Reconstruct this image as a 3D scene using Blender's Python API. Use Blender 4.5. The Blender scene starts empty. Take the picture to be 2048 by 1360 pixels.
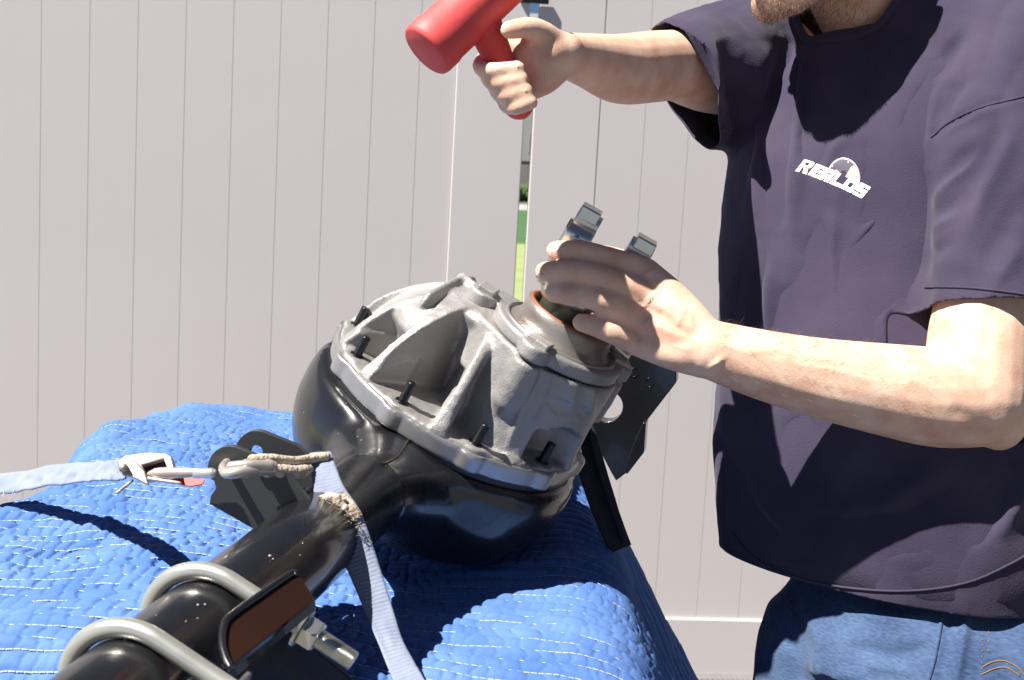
import bpy, bmesh, math, random
import numpy as np
from mathutils import Vector, Matrix, noise as mnoise
from mathutils.bvhtree import BVHTree
from mathutils.geometry import tessellate_polygon
random.seed(7); RNG = np.random.default_rng(7)
SC = bpy.context.scene
COL = SC.collection
# ------------------------------------------------------------------ camera, sky, sun, exposure
FPX = 2500.0                                   # focal length in pixels of a 2048-wide picture
PIT, ROL = math.radians(7), math.radians(3.2)
CAM = np.array([0.0, 0.0, 1.35])
FW = np.array([0, math.cos(PIT), -math.sin(PIT)])
_U = np.array([0, math.sin(PIT), math.cos(PIT)]); _R = np.array([1.0, 0, 0])
RT = math.cos(ROL)*_R + math.sin(ROL)*_U
UP = -math.sin(ROL)*_R + math.cos(ROL)*_U
cd = bpy.data.cameras.new('camera'); cam = bpy.data.objects.new('camera', cd); COL.objects.link(cam)
cd.sensor_width = 36; cd.lens = 36*FPX/2048; cd.clip_start = .02; cd.clip_end = 600
cam.matrix_world = Matrix(((RT[0], UP[0], -FW[0], CAM[0]), (RT[1], UP[1], -FW[1], CAM[1]), (RT[2], UP[2], -FW[2], CAM[2]), (0, 0, 0, 1)))
cd.dof.use_dof = True; cd.dof.focus_distance = 1.3; cd.dof.aperture_fstop = 16
SC.camera = cam
SUN = np.array([-.55, -.27, .90]); SUN /= np.linalg.norm(SUN)
W = bpy.data.worlds.new('World'); SC.world = W; W.use_nodes = True
_nt = W.node_tree; _bg = _nt.nodes['Background']; _sk = _nt.nodes.new('ShaderNodeTexSky')
_sk.sky_type = 'NISHITA'; _sk.sun_disc = False
_sk.air_density = .30; _sk.dust_density = .2; _sk.ozone_density = 1.2; _sk.altitude = 1500
_sk.sun_elevation = math.asin(SUN[2]); _sk.sun_rotation = math.atan2(SUN[0], SUN[1])
_nt.links.new(_sk.outputs[0], _bg.inputs[0]); _bg.inputs[1].default_value = 0.05
sl = bpy.data.lights.new('sun', 'SUN'); sl.energy = 5.0; sl.angle = math.radians(.55); sl.color = (1, .96, .9)
so = bpy.data.objects.new('sun', sl); COL.objects.link(so); so.location = (-1, -3, 6)
so.rotation_euler = Vector(-SUN).to_track_quat('-Z', 'Y').to_euler()
SC.view_settings.view_transform = 'Standard'; SC.view_settings.look = 'None'
SC.view_settings.exposure = 1.25; SC.view_settings.gamma = 1.0
SC.view_settings.use_curve_mapping = False

# ------------------------------------------------------------------ helpers
def P(x, y, d):                                # a pixel of the photograph at depth d metres
    return CAM + d*FW + (x-1024)/FPX*d*RT + (680-y)/FPX*d*UP
def D(r, u, f): return r*RT + u*UP + f*FW
def proj(w):
    v = np.asarray(w) - CAM; z = v@FW
    return 1024 + FPX*(v@RT)/z, 680 - FPX*(v@UP)/z, z
def unp(x, y, p0, nr):                         # pixel ray met with a plane
    r = P(x, y, 1) - CAM; return CAM + r*(((np.asarray(p0)-CAM)@nr)/(r@nr))
def unit(v): v = np.asarray(v, float); return v/np.linalg.norm(v)
def lerp(a, b, t): return a + (b-a)*t
def sstep(a, b, x):
    t = np.clip((x-a)/(b-a), 0, 1); return t*t*(3-2*t)

def set_props(o, label=None, cat=None, group=None, kind=None):
    if label: o['label'] = label
    if cat: o['category'] = cat
    if group: o['group'] = group
    if kind: o['kind'] = kind
def thing(name, label, cat, loc, group=None):
    o = bpy.data.objects.new(name, None); COL.objects.link(o); o.location = Vector(loc); o.empty_display_size = .05
    set_props(o, label, cat, group); return o
def wloc(o):
    p = np.zeros(3)
    while o is not None: p = p + np.array(o.location); o = o.parent
    return p
def make_mesh(name, vs, fs, smooth=True):
    me = bpy.data.meshes.new(name)
    vs = np.asarray(vs, float)
    if isinstance(fs, np.ndarray): fs = fs.tolist()
    me.from_pydata(vs.tolist(), [], fs)
    if smooth: me.polygons.foreach_set('use_smooth', np.ones(len(me.polygons), bool))
    me.update(); return me
def part(name, vf, mat, parent=None, smooth=True, label=None, kind=None, bevel=0, sharp=None):
    """one mesh object from world-space (verts, faces)"""
    vs, fs = vf; vs = np.asarray(vs, float)
    me = make_mesh(name, vs - wloc(parent), fs, smooth)
    bm = bmesh.new(); bm.from_mesh(me)
    bmesh.ops.recalc_face_normals(bm, faces=bm.faces)
    bm.to_mesh(me); bm.free()
    o = bpy.data.objects.new(name, me); COL.objects.link(o); o.parent = parent
    me.materials.append(mat); set_props(o, label, None, None, kind)
    if bevel:
        m = o.modifiers.new('bevel', 'BEVEL'); m.width = bevel; m.segments = 3; m.limit_method = 'ANGLE'; m.angle_limit = math.radians(35)
    if sharp: me.set_sharp_from_angle(angle=math.radians(sharp))
    return o
def join(*vfs):
    V, Fc, n = [], [], 0
    for vs, fs in vfs:
        vs = np.asarray(vs, float); V.append(vs); Fc += [[i+n for i in f] for f in fs]; n += len(vs)
    return np.concatenate(V), Fc
def frames(pts):
    pts = np.asarray(pts, float); T = np.gradient(pts, axis=0); T /= np.linalg.norm(T, axis=1)[:, None]+1e-12
    n0 = np.cross(T[0], [0, 0, 1.0]);
    if np.linalg.norm(n0) < .1: n0 = np.cross(T[0], [1.0, 0, 0])
    n0 = unit(n0); N = [n0]
    for i in range(1, len(pts)):
        v = N[-1] - T[i]*(N[-1]@T[i]); N.append(unit(v))
    N = np.array(N); return T, N, np.cross(T, N)
def tube(pts, rad, seg=16, caps=True, round_ends=0, closed=False):
    """tapered tube along points; round_ends adds hemispherical caps"""
    pts = np.asarray(pts, float); rad = np.broadcast_to(np.asarray(rad, float), (len(pts),)).copy()
    T, N, B = frames(pts)
    if closed:
        T = np.roll(pts, -1, 0) - np.roll(pts, 1, 0); T /= np.linalg.norm(T, axis=1)[:, None]
        nn = unit(np.cross(pts[1]-pts[0], pts[len(pts)//3]-pts[0])); N = np.cross(T, nn); N /= np.linalg.norm(N, axis=1)[:, None]; B = np.cross(T, N)
    if round_ends and not closed:
        k = round_ends; ang = np.linspace(0, math.pi/2, k+1)[:-1]
        pre = [pts[0]-T[0]*rad[0]*math.cos(a) for a in ang]; prr = [max(rad[0]*math.sin(a), rad[0]*.12) for a in ang]
        post = [pts[-1]+T[-1]*rad[-1]*math.cos(a) for a in ang][::-1]; por = [max(rad[-1]*math.sin(a), rad[-1]*.12) for a in ang][::-1]
        pts = np.concatenate([pre, pts, post]); rad = np.concatenate([prr, rad, por])
        N = np.concatenate([[N[0]]*k, N, [N[-1]]*k]); B = np.concatenate([[B[0]]*k, B, [B[-1]]*k])
    th = np.linspace(0, 2*math.pi, seg, endpoint=False)
    V = pts[:, None] + rad[:, None, None]*(np.cos(th)[None, :, None]*N[:, None] + np.sin(th)[None, :, None]*B[:, None])
    n = len(pts); Fc = []
    for i in range(n if closed else n-1):
        j = (i+1) % n
        for k in range(seg):
            k2 = (k+1) % seg; Fc.append([i*seg+k, i*seg+k2, j*seg+k2, j*seg+k])
    if caps and not closed: Fc.append(list(range(seg))[::-1]); Fc.append([(n-1)*seg+k for k in range(seg)])
    return V.reshape(-1, 3), Fc
def loft(rings, cap=True):
    """rings: list of (n,3) closed loops"""
    n = len(rings[0]); V = np.concatenate(rings); Fc = []
    for i in range(len(rings)-1):
        for k in range(n):
            k2 = (k+1) % n; Fc.append([i*n+k, i*n+k2, (i+1)*n+k2, (i+1)*n+k])
    if cap: Fc.append(list(range(n))[::-1]); Fc.append([(len(rings)-1)*n+k for k in range(n)])
    return V, Fc
def lathe(o, ax, e, prof, seg=64, cap=True):
    """prof: (height along ax, radius)"""
    ax, e = unit(ax), unit(e); b = np.cross(ax, e); th = np.linspace(0, 2*math.pi, seg, endpoint=False)
    return loft([np.asarray(o)+ax*h+r*(np.cos(th)[:, None]*e+np.sin(th)[:, None]*b) for h, r in prof], cap)
def prism(poly, d, holes=()):
    """planar world polygon (list of 3D) extruded by vector d, with optional holes"""
    loops = [np.asarray(poly, float)] + [np.asarray(h, float) for h in holes]; d = np.asarray(d, float)
    allp = np.concatenate(loops); n = len(allp)
    tris = tessellate_polygon([[Vector(p) for p in l] for l in loops])
    V = np.concatenate([allp, allp+d]); Fc = [list(t) for t in tris] + [[i+n for i in t][::-1] for t in tris]
    s = 0
    for l in loops:
        m = len(l)
        for k in range(m): Fc.append([s+k, s+(k+1) % m, s+(k+1) % m+n, s+k+n])
        s += m
    return V, Fc
def box(c, x, y, z):
    c, x, y, z = (np.asarray(v, float) for v in (c, x, y, z))
    V = [c+sx*x+sy*y+sz*z for sz in (-1, 1) for sx, sy in ((-1, -1), (1, -1), (1, 1), (-1, 1))]
    return np.array(V), [[3, 2, 1, 0], [4, 5, 6, 7], [0, 1, 5, 4], [1, 2, 6, 5], [2, 3, 7, 6], [3, 0, 4, 7]]
def ball(c, r, ax=None, n=2):
    bm = bmesh.new(); bmesh.ops.create_icosphere(bm, subdivisions=n, radius=1)
    V = np.array([v.co[:] for v in bm.verts]); Fc = [[v.index for v in f.verts] for f in bm.faces]; bm.free()
    r = np.broadcast_to(np.asarray(r, float), (3,)); A = np.eye(3) if ax is None else np.array([unit(a) for a in ax])
    return np.asarray(c)+(V*r)@A, Fc
def ribbon(pts, wd, width, th=.0015, rep=None):
    """flat strap along points; wd: width direction per point"""
    pts = np.asarray(pts, float); wd = np.asarray(wd, float)
    if wd.ndim == 1: wd = np.repeat(wd[None], len(pts), 0)
    T = np.gradient(pts, axis=0); T /= np.linalg.norm(T, axis=1)[:, None]
    wd = wd - T*(wd*T).sum(1)[:, None]; wd /= np.linalg.norm(wd, axis=1)[:, None]
    nr = np.cross(T, wd); w = np.broadcast_to(np.asarray(width, float), (len(pts),))[:, None]/2
    rings = np.stack([pts-wd*w-nr*th/2, pts+wd*w-nr*th/2, pts+wd*w+nr*th/2, pts-wd*w+nr*th/2], 1)
    return loft(list(rings))
def spline(pts, n):
    pts = np.asarray(pts, float); m = len(pts); out = []
    ext = np.concatenate([[2*pts[0]-pts[1]], pts, [2*pts[-1]-pts[-2]]])
    for q in np.linspace(0, m-1, n):
        i = min(int(q), m-2); t = q-i; p0, p1, p2, p3 = ext[i:i+4]
        out.append(.5*((2*p1)+(-p0+p2)*t+(2*p0-5*p1+4*p2-p3)*t*t+(-p0+3*p1-3*p2+p3)*t**3))
    return np.array(out)
def voxel(vf, size, smooth=4, lam=.5):
    """union of closed shapes by voxel remeshing, then smoothed; returns (verts, quads array)"""
    me = make_mesh('tmp', *vf); o = bpy.data.objects.new('tmp', me); COL.objects.link(o)
    m = o.modifiers.new('r', 'REMESH'); m.mode = 'VOXEL'; m.voxel_size = size; m.adaptivity = 0
    dg = bpy.context.evaluated_depsgraph_get(); e = o.evaluated_get(dg); em = e.to_mesh()
    V = np.empty(len(em.vertices)*3); em.vertices.foreach_get('co', V); V = V.reshape(-1, 3)
    Fc = np.empty(len(em.loops), int); em.loops.foreach_get('vertex_index', Fc); Fc = Fc.reshape(-1, 4)
    E = np.empty(len(em.edges)*2, int); em.edges.foreach_get('vertices', E); E = E.reshape(-1, 2)
    e.to_mesh_clear(); bpy.data.objects.remove(o); bpy.data.meshes.remove(me)
    V = lap(V, E, smooth, lam); return V, Fc, E
def lap(V, E, it, lam=.5, w=None):
    n = len(V); dg = np.bincount(E.ravel(), minlength=n).astype(float)[:, None]
    for k in range(it):
        S = np.stack([np.bincount(E[:, 0], V[E[:, 1], c], n)+np.bincount(E[:, 1], V[E[:, 0], c], n) for c in range(3)], 1)
        dv = S/dg - V
        V = V + (lam if k % 2 == 0 else lam)*dv*(1 if w is None else w[:, None])
    return V
def vnormals(V, Fc):
    a = V[Fc[:, 2]]-V[Fc[:, 0]]; b = V[Fc[:, 3]]-V[Fc[:, 1]]; n = np.cross(a, b); N = np.zeros_like(V)
    for k in range(4):
        for c in range(3): N[:, c] += np.bincount(Fc[:, k], n[:, c], len(V))
    return N/(np.linalg.norm(N, axis=1)[:, None]+1e-12)
def bvh_of(V, Fc): return BVHTree.FromPolygons([tuple(v) for v in V], [tuple(map(int, f)) for f in Fc])
def drop(bvh, x, y, off=.0006):                # pixel ray dropped on a surface: point lifted by off along the normal
    o = Vector(CAM); r = Vector(unit(P(x, y, 1)-CAM)); h = bvh.ray_cast(o, r)
    if h[0] is None: return None
    n = h[1]
    if n.dot(r) > 0: n = -n
    return np.array(h[0]+n*off)
def polyline_px(pts, step=6):
    out = []
    for (x0, y0), (x1, y1) in zip(pts[:-1], pts[1:]):
        k = max(1, int(math.hypot(x1-x0, y1-y0)/step))
        out += [(x0+(x1-x0)*i/k, y0+(y1-y0)*i/k) for i in range(k)]
    return out+[pts[-1]]

def px_of(V): x, y, z = proj(V); return np.stack([x, y], 1), z
def seg_dist(xy, pts):
    best = np.full(len(xy), 1e9); par = np.zeros(len(xy)); m = len(pts)-1
    for i in range(m):
        a, b = np.array(pts[i], float), np.array(pts[i+1], float); ab = b-a
        t = np.clip(((xy-a)@ab)/(ab@ab), 0, 1); d = np.linalg.norm(xy-a-t[:, None]*ab, axis=1)
        k = d < best; best[k] = d[k]; par[k] = (i+t[k])/m
    return best, par
def relief(V, Fc, marks, dmin, dmax, long_fade=False):
    """ridges and valleys along pixel polylines, pushed along the surface normal; (points, width px, metres)"""
    N = vnormals(V, Fc); view = V-CAM; fr = (N*view).sum(1)
    if fr.mean() > 0 and False: N = -N
    xy, z = px_of(V); disp = np.zeros(len(V)); ok0 = (fr < 0) & (z > dmin) & (z < dmax)
    for pts, w, amp in marks:
        p = np.array(pts); lo, hi = p.min(0)-3*w, p.max(0)+3*w
        k = np.where(ok0 & (xy[:, 0] > lo[0]) & (xy[:, 0] < hi[0]) & (xy[:, 1] > lo[1]) & (xy[:, 1] < hi[1]))[0]
        if not len(k): continue
        d, t = seg_dist(xy[k], pts); fade = np.sin(math.pi*np.clip(t, .04, .96))**.8 if long_fade else np.minimum(1, np.minimum(t, 1-t)*5+.15)
        disp[k] += amp*np.exp(-(d/w)**2)*fade
    return V+N*disp[:, None]

# ------------------------------------------------------------------ materials
def mat(name, base, rough=.5, metal=0., coat=0., coat_rough=.1, sheen=0., spec=.5, var=None, vscale=8., vdetail=5, bump=0., bscale=200., bdist=.002, sss=0., rvar=0.):
    m = bpy.data.materials.new(name); m.use_nodes = True; nt = m.node_tree; b = nt.nodes['Principled BSDF']
    b.inputs['Base Color'].default_value = (*base, 1); b.inputs['Roughness'].default_value = rough; b.inputs['Metallic'].default_value = metal
    b.inputs['Coat Weight'].default_value = coat; b.inputs['Coat Roughness'].default_value = coat_rough
    b.inputs['Sheen Weight'].default_value = sheen; b.inputs['Specular IOR Level'].default_value = spec
    if sss: b.inputs['Subsurface Weight'].default_value = sss; b.inputs['Subsurface Radius'].default_value = (.012, .004, .002); b.inputs['Subsurface Scale'].default_value = .35
    tc = nt.nodes.new('ShaderNodeTexCoord')
    if var is not None or rvar:
        n = nt.nodes.new('ShaderNodeTexNoise'); n.inputs['Scale'].default_value = vscale; n.inputs['Detail'].default_value = vdetail
        nt.links.new(tc.outputs['Object'], n.inputs['Vector'])
        if var is not None:
            r = nt.nodes.new('ShaderNodeValToRGB'); r.color_ramp.elements[0].position = .3; r.color_ramp.elements[1].position = .7
            r.color_ramp.elements[0].color = (*base, 1); r.color_ramp.elements[1].color = (*var, 1)
            nt.links.new(n.outputs['Fac'], r.inputs[0]); nt.links.new(r.outputs[0], b.inputs['Base Color'])
        if rvar:
            q = nt.nodes.new('ShaderNodeMapRange'); q.inputs['From Min'].default_value = .3; q.inputs['From Max'].default_value = .7
            q.inputs['To Min'].default_value = rough-rvar; q.inputs['To Max'].default_value = rough+rvar
            nt.links.new(n.outputs['Fac'], q.inputs['Value']); nt.links.new(q.outputs[0], b.inputs['Roughness'])
    if bump:
        n2 = nt.nodes.new('ShaderNodeTexNoise'); n2.inputs['Scale'].default_value = bscale; n2.inputs['Detail'].default_value = 3
        bp = nt.nodes.new('ShaderNodeBump'); bp.inputs['Strength'].default_value = bump; bp.inputs['Distance'].default_value = bdist
        nt.links.new(tc.outputs['Object'], n2.inputs['Vector']); nt.links.new(n2.outputs['Fac'], bp.inputs['Height']); nt.links.new(bp.outputs[0], b.inputs['Normal'])
    return m
M = dict(
    vinyl=mat('vinyl', (.61, .56, .54), .5, var=(.64, .595, .575), vscale=1.5, bump=.06, bscale=25),
    concrete=mat('concrete', (.09, .088, .085), .9, var=(.13, .125, .12), vscale=6, bump=.3, bscale=120),
    grass=mat('grass', (.06, .068, .05), .9, var=(.09, .095, .07), vscale=2, bump=.6, bscale=30, bdist=.03),
    hedge=mat('hedge', (.03, .07, .02), .9, var=(.06, .12, .03), vscale=3),
    asphalt=mat('asphalt', (.3, .3, .29), .9),
    siding=mat('siding', (.16, .15, .145), .7, var=(.2, .19, .18), vscale=2),
    white=mat('white_paint', (.30, .30, .29), .5),
    glass=mat('dark_glass', (.02, .025, .035), .1),
    blue=mat('blanket_blue', (.066, .142, .36), .92, sheen=.0, var=(.110, .200, .44), vscale=14, vdetail=8, bump=.35, bscale=420, bdist=.0012, spec=.08),
    thread=mat('white_thread', (.40, .44, .58), .9),
    black=mat('black_gloss_paint', (.010, .010, .011), .27, coat=.5, coat_rough=.09, spec=.5, rvar=.05, vscale=30, bump=.02, bscale=90, bdist=.001),
    satin=mat('satin_black_coat', (.030, .031, .034), .42, spec=.5, rvar=.05, vscale=40, bump=.05, bscale=300, bdist=.0006),
    iron=mat('cast_iron', (.27, .256, .245), .50, metal=.4, var=(.34, .325, .312), vscale=25, bump=.55, bscale=620, bdist=.0012, rvar=.06),
    machined=mat('machined_iron', (.36, .345, .335), .36, metal=.7, var=(.42, .405, .395), vscale=60, bump=.08, bscale=300, bdist=.0005),
    burnt=mat('oily_iron', (.13, .10, .08), .33, metal=.5, var=(.36, .33, .30), vscale=16, bump=.3, bscale=500, bdist=.0008),
    zinc=mat('zinc_plate', (.60, .60, .53), .32, metal=.75, var=(.68, .67, .59), vscale=30, rvar=.06),
    zincy=mat('yellow_zinc', (.68, .65, .53), .27, metal=.92, var=(.74, .73, .66), vscale=60),
    steel=mat('bright_steel', (.70, .70, .66), .3, metal=.75),
    dull=mat('dull_white_steel', (.56, .52, .47), .42, metal=.6, var=(.42, .36, .31), vscale=60, bump=.15, bscale=300, bdist=.001),
    darkm=mat('dark_steel', (.035, .035, .038), .35, metal=.8),
    seal=mat('orange_seal', (.25, .085, .035), .5),
    rubber=mat('black_rubber', (.012, .012, .014), .45),
    brown=mat('brown_reflection_gloss', (.022, .008, .0035), .28, coat=.15, var=(.013, .005, .003), vscale=9),  # gloss black plate, with a brown reflection painted into the base colour
    redp=mat('red_plastic', (.72, .085, .08), .62, var=(.62, .055, .055), vscale=18, vdetail=9, bump=.12, bscale=120, rvar=.08),
    maroon=mat('maroon_lever', (.06, .012, .014), .4),
    redtab=mat('red_label', (.55, .04, .03), .5),
    skin=mat('skin', (.60, .34, .235), .56, var=(.75, .53, .40), vscale=38, vdetail=9, sss=.08, bump=.22, bscale=480, bdist=.001, spec=.3),
    nail=mat('finger_nail', (.70, .44, .38), .2, coat=.3),
    hairm=mat('brown_hair', (.13, .07, .04), .6, var=(.32, .20, .13), vscale=200),
    shirt=mat('washed_black_cotton', (.040, .032, .060), .95, sheen=.1, var=(.060, .049, .080), vscale=12, vdetail=8, bump=.35, bscale=520, bdist=.0012, spec=.1),
    ring=mat('dark_ring', (.03, .035, .03), .3, metal=.8),
    web=mat('webbing', (.19, .22, .30), .85, var=(.25, .28, .36), vscale=40, spec=.2),
    frayed=mat('frayed_webbing', (.34, .25, .17), .95, var=(.50, .45, .38), vscale=90, bump=.8, bscale=300, bdist=.003),
    bstrap=mat('black_webbing', (.016, .017, .024), .6),
    print=mat('white_print', (.78, .78, .78), .6),
    printr=mat('red_print', (.75, .38, .36), .6),
    printd=mat('dark_print', (.10, .085, .12), .8),
    stitch=mat('orange_stitch', (.30, .15, .04), .8),
    stitchg=mat('faded_stitch', (.20, .13, .10), .8),
)
def webbing_bump(m, scale):
    nt = m.node_tree; b = nt.nodes['Principled BSDF']; w = nt.nodes.new('ShaderNodeTexWave'); uv = nt.nodes.new('ShaderNodeUVMap')
    w.inputs['Scale'].default_value = scale; bp = nt.nodes.new('ShaderNodeBump'); bp.inputs['Strength'].default_value = .6; bp.inputs['Distance'].default_value = .001
    nt.links.new(uv.outputs[0], w.inputs['Vector']); nt.links.new(w.outputs['Fac'], bp.inputs['Height']); nt.links.new(bp.outputs[0], b.inputs['Normal'])
def denim():
    m = mat('denim', (.1, .15, .28), .9, sheen=.1, spec=.1); nt = m.node_tree; b = nt.nodes['Principled BSDF']
    tc = nt.nodes.new('ShaderNodeTexCoord'); n = nt.nodes.new('ShaderNodeTexNoise'); n.inputs['Scale'].default_value = 9; n.inputs['Detail'].default_value = 6
    mp = nt.nodes.new('ShaderNodeMapping'); mp.inputs['Scale'].default_value = (1.5, 1.5, 5); n2 = nt.nodes.new('ShaderNodeTexNoise'); n2.inputs['Scale'].default_value = 110; n2.inputs['Detail'].default_value = 6
    mx = nt.nodes.new('ShaderNodeMath'); mx.operation = 'MULTIPLY_ADD'; mx.inputs[1].default_value = .55
    r = nt.nodes.new('ShaderNodeValToRGB'); r.color_ramp.elements[0].position = .55; r.color_ramp.elements[1].position = .98
    r.color_ramp.elements[0].color = (.026, .046, .105, 1); r.color_ramp.elements[1].color = (.088, .140, .245, 1)
    L = nt.links.new; L(tc.outputs['Object'], n.inputs['Vector']); L(tc.outputs['Object'], mp.inputs[0]); L(mp.outputs[0], n2.inputs['Vector'])
    L(n2.outputs['Fac'], mx.inputs[0]); L(n.outputs['Fac'], mx.inputs[2]); L(mx.outputs[0], r.inputs[0]); L(r.outputs[0], b.inputs['Base Color'])
    bp = nt.nodes.new('ShaderNodeBump'); bp.inputs['Strength'].default_value = .5; bp.inputs['Distance'].default_value = .0012
    L(n2.outputs['Fac'], bp.inputs['Height']); L(bp.outputs[0], b.inputs['Normal']); return m
M['denim'] = denim()

# ------------------------------------------------------------------ ground, lawn, road, house beyond the gate
def sheet(name, x0, x1, y0, y1, z, m):
    o = part(name, ([[x0, y0, z], [x1, y0, z], [x1, y1, z], [x0, y1, z]], [[0, 1, 2, 3]]), m, None, False, kind='structure'); return o
sheet('ground', -300, 300, -120, 450, -.012, M['grass'])
sheet('driveway', -60, 60, -90, 3.75, -.004, M['concrete'])
M['lawn'] = mat('sunny_lawn', (.20, .26, .085), .9, var=(.27, .31, .13), vscale=.8, bump=.5, bscale=25, bdist=.03)
M['dark_grass'] = mat('green_lawn', (.035, .095, .025), .9, var=(.05, .13, .035), vscale=.5, bump=.5, bscale=25, bdist=.03)
sheet('lawn', -60, 60, 3.75, 30, -.004, M['lawn'])
sheet('far_grass_strip', -90, 90, 30, 74, -.004, M['dark_grass'])  # strip of grass in a darker green, past the lawn
sheet('road', -200, 200, 74, 99, -.004, M['asphalt'])
hd = thing('hedge', 'dark green hedge far beyond the gap between the gate leaves', 'hedge', (1.5, 116, 0))
hv = [ball((1.5+RNG.uniform(-14, 14), 116+RNG.uniform(-.8, .8), RNG.uniform(.2, 1.3)), RNG.uniform(.35, .7), n=1) for _ in range(260)]
part('foliage', join(*hv), M['hedge'], hd, False)
ho = thing('house', 'grey and white two storey house seen through the gate gap', 'house', (2, 130, 0))
part('wall', box((2, 133, 2.0), (9, 0, 0), (0, 3, 0), (0, 0, 2.0)), M['siding'], ho, False)
part('upper_wall', box((2, 133, 10.0), (9.1, 0, 0), (0, 3.1, 0), (0, 0, 6.0)), M['white'], ho, False)
part('roof', prism([(-8, 129.5, 16), (12, 129.5, 16), (12, 133, 19), (-8, 133, 19)], (0, .3, .3)), M['siding'], ho, False)
for wx in (-3.4, 1.6, 6.6):
    wf = part('window', box((wx, 129.86, 5.9), (1.0, 0, 0), (0, .06, 0), (0, 0, 1.0)), M['white'], ho, False)
    part('pane', box((wx, 129.79, 5.9), (.85, 0, 0), (0, .03, 0), (0, 0, .85)), M['glass'], wf, False)

# ------------------------------------------------------------------ vinyl gate: two leaves of upright planks
PSI = math.radians(5.5)
FX = np.array([math.cos(PSI), math.sin(PSI), 0]); FN = np.array([math.sin(PSI), -math.cos(PSI), 0]); F0 = np.array([0, 3.3, 0.])
def fpos(s, z, o=0.): return F0 + FX*s + FN*o + np.array([0, 0, z])
def fs(x, y): return float((unp(x, y, F0, FN)-F0)@FX)
ZR = unp(1461, 1235, F0, FN)[2]; ZM = unp(1461, 1343, F0, FN)[2]; ZB = ZM-.07; ZT = ZB + 2.07
Y0 = 300
def plank_mesh(w, h):
    V, Fc = box((0, 0, 0), FX*(w/2-.00005), FN*.011, (0, 0, h/2)); me = make_mesh('plank', V, Fc, False); me.materials.append(M['vinyl'])
    bm = bmesh.new(); bm.from_mesh(me); bmesh.ops.recalc_face_normals(bm, faces=bm.faces)
    ed = [e for e in bm.edges if abs((e.verts[0].co-e.verts[1].co).z) > .5]
    bmesh.ops.bevel(bm, geom=ed, offset=.0006, segments=2, affect='EDGES'); bm.to_mesh(me); bm.free(); return me
def put_plank(parent, s, me):
    o = bpy.data.objects.new('plank', me); COL.objects.link(o); o.parent = parent
    o.location = Vector(fpos(s, (ZR+ZT)/2, 0) - wloc(parent)); return o
def fbar(s0, s1, z0, z1, o0, o1): return box(fpos((s0+s1)/2, (z0+z1)/2, (o0+o1)/2), FX*(s1-s0)/2, FN*(o1-o0)/2, (0, 0, (z1-z0)/2))
sl0 = fs(83, Y0); sl8 = fs(831, Y0); sst = fs(904, Y0); sge = fs(1043.5, Y0)
pw = (sl8-sl0)/8
gl = thing('gate_leaf', 'left leaf of the beige vinyl plank gate behind the blue blanket', 'gate', fpos((sl0+sge)/2, ZB), 'leaves of the vinyl gate')
pm = plank_mesh(pw, ZT-ZR)
for k in range(-26, 8): put_plank(gl, sl0+(k+.5)*pw, pm)
put_plank(gl, (sl8+sst)/2, plank_mesh(sst-sl8, ZT-ZR))
part('stile', fbar(sst+.001, sge, ZR+.001, ZT, -.016, .016), M['vinyl'], gl, False, bevel=.003)
part('bottom_rail', fbar(sl0-26*pw, sge, ZB, ZR, -.016, .019), M['vinyl'], gl, False, bevel=.004)
part('top_rail', fbar(sl0-26*pw, sge, ZT+.001, ZT+.09, -.016, .019), M['vinyl'], gl, False, bevel=.004)
part('backing', fbar(sl0-26*pw, sst, ZR+.002, ZT-.002, -.0155, -.0085), M['vinyl'], gl, False)
sr0 = fs(1062, Y0); sr1 = fs(1195, Y0); pwr = (fs(1373, Y0)-fs(1195, Y0))/2
gr = thing('gate_leaf', 'right leaf of the beige vinyl plank gate behind the man', 'gate', fpos(sr0+.6, ZB), 'leaves of the vinyl gate')
pm = plank_mesh(pwr, ZT-ZR)
for k in range(0, 30): put_plank(gr, sr1+(k+.5)*pwr, pm)
SR2 = sr1+30*pwr
part('stile', fbar(sr0, sr1-.001, ZR+.001, ZT, -.016, .0112), M['vinyl'], gr, False, bevel=.003)
part('bottom_rail', fbar(sr0, SR2, ZB, ZR, -.016, .019), M['vinyl'], gr, False, bevel=.004)
part('top_rail', fbar(sr0, SR2, ZT+.001, ZT+.09, -.016, .019), M['vinyl'], gr, False, bevel=.004)
part('backing', fbar(sr1, SR2, ZR+.002, ZT-.002, -.0155, -.0085), M['vinyl'], gr, False)
zl = unp(1055, 2, F0, FN)[2]
part('latch', join(fbar(sge-.028, sr0+.022, zl-.008, zl+.012, .0165, .026), fbar(sge-.022, sge-.010, zl+.014, zl+.05, .0165, .024)), M['darkm'], gr, False, bevel=.002)
mw = []
for k in range(60): s = sr1+k*.0145; mw.append(tube([fpos(s, ZM-.07, .022), fpos(s, ZM, .022)], .0007, 5))
for k in range(5): mw.append(tube([fpos(sr1, ZM-.001-.0145*k, .0235), fpos(sr1+.87, ZM-.001-.0145*k, .0235)], .0007, 5))
part('wire_mesh', join(*mw), M['zinc'], gr, False, kind='stuff')

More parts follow.
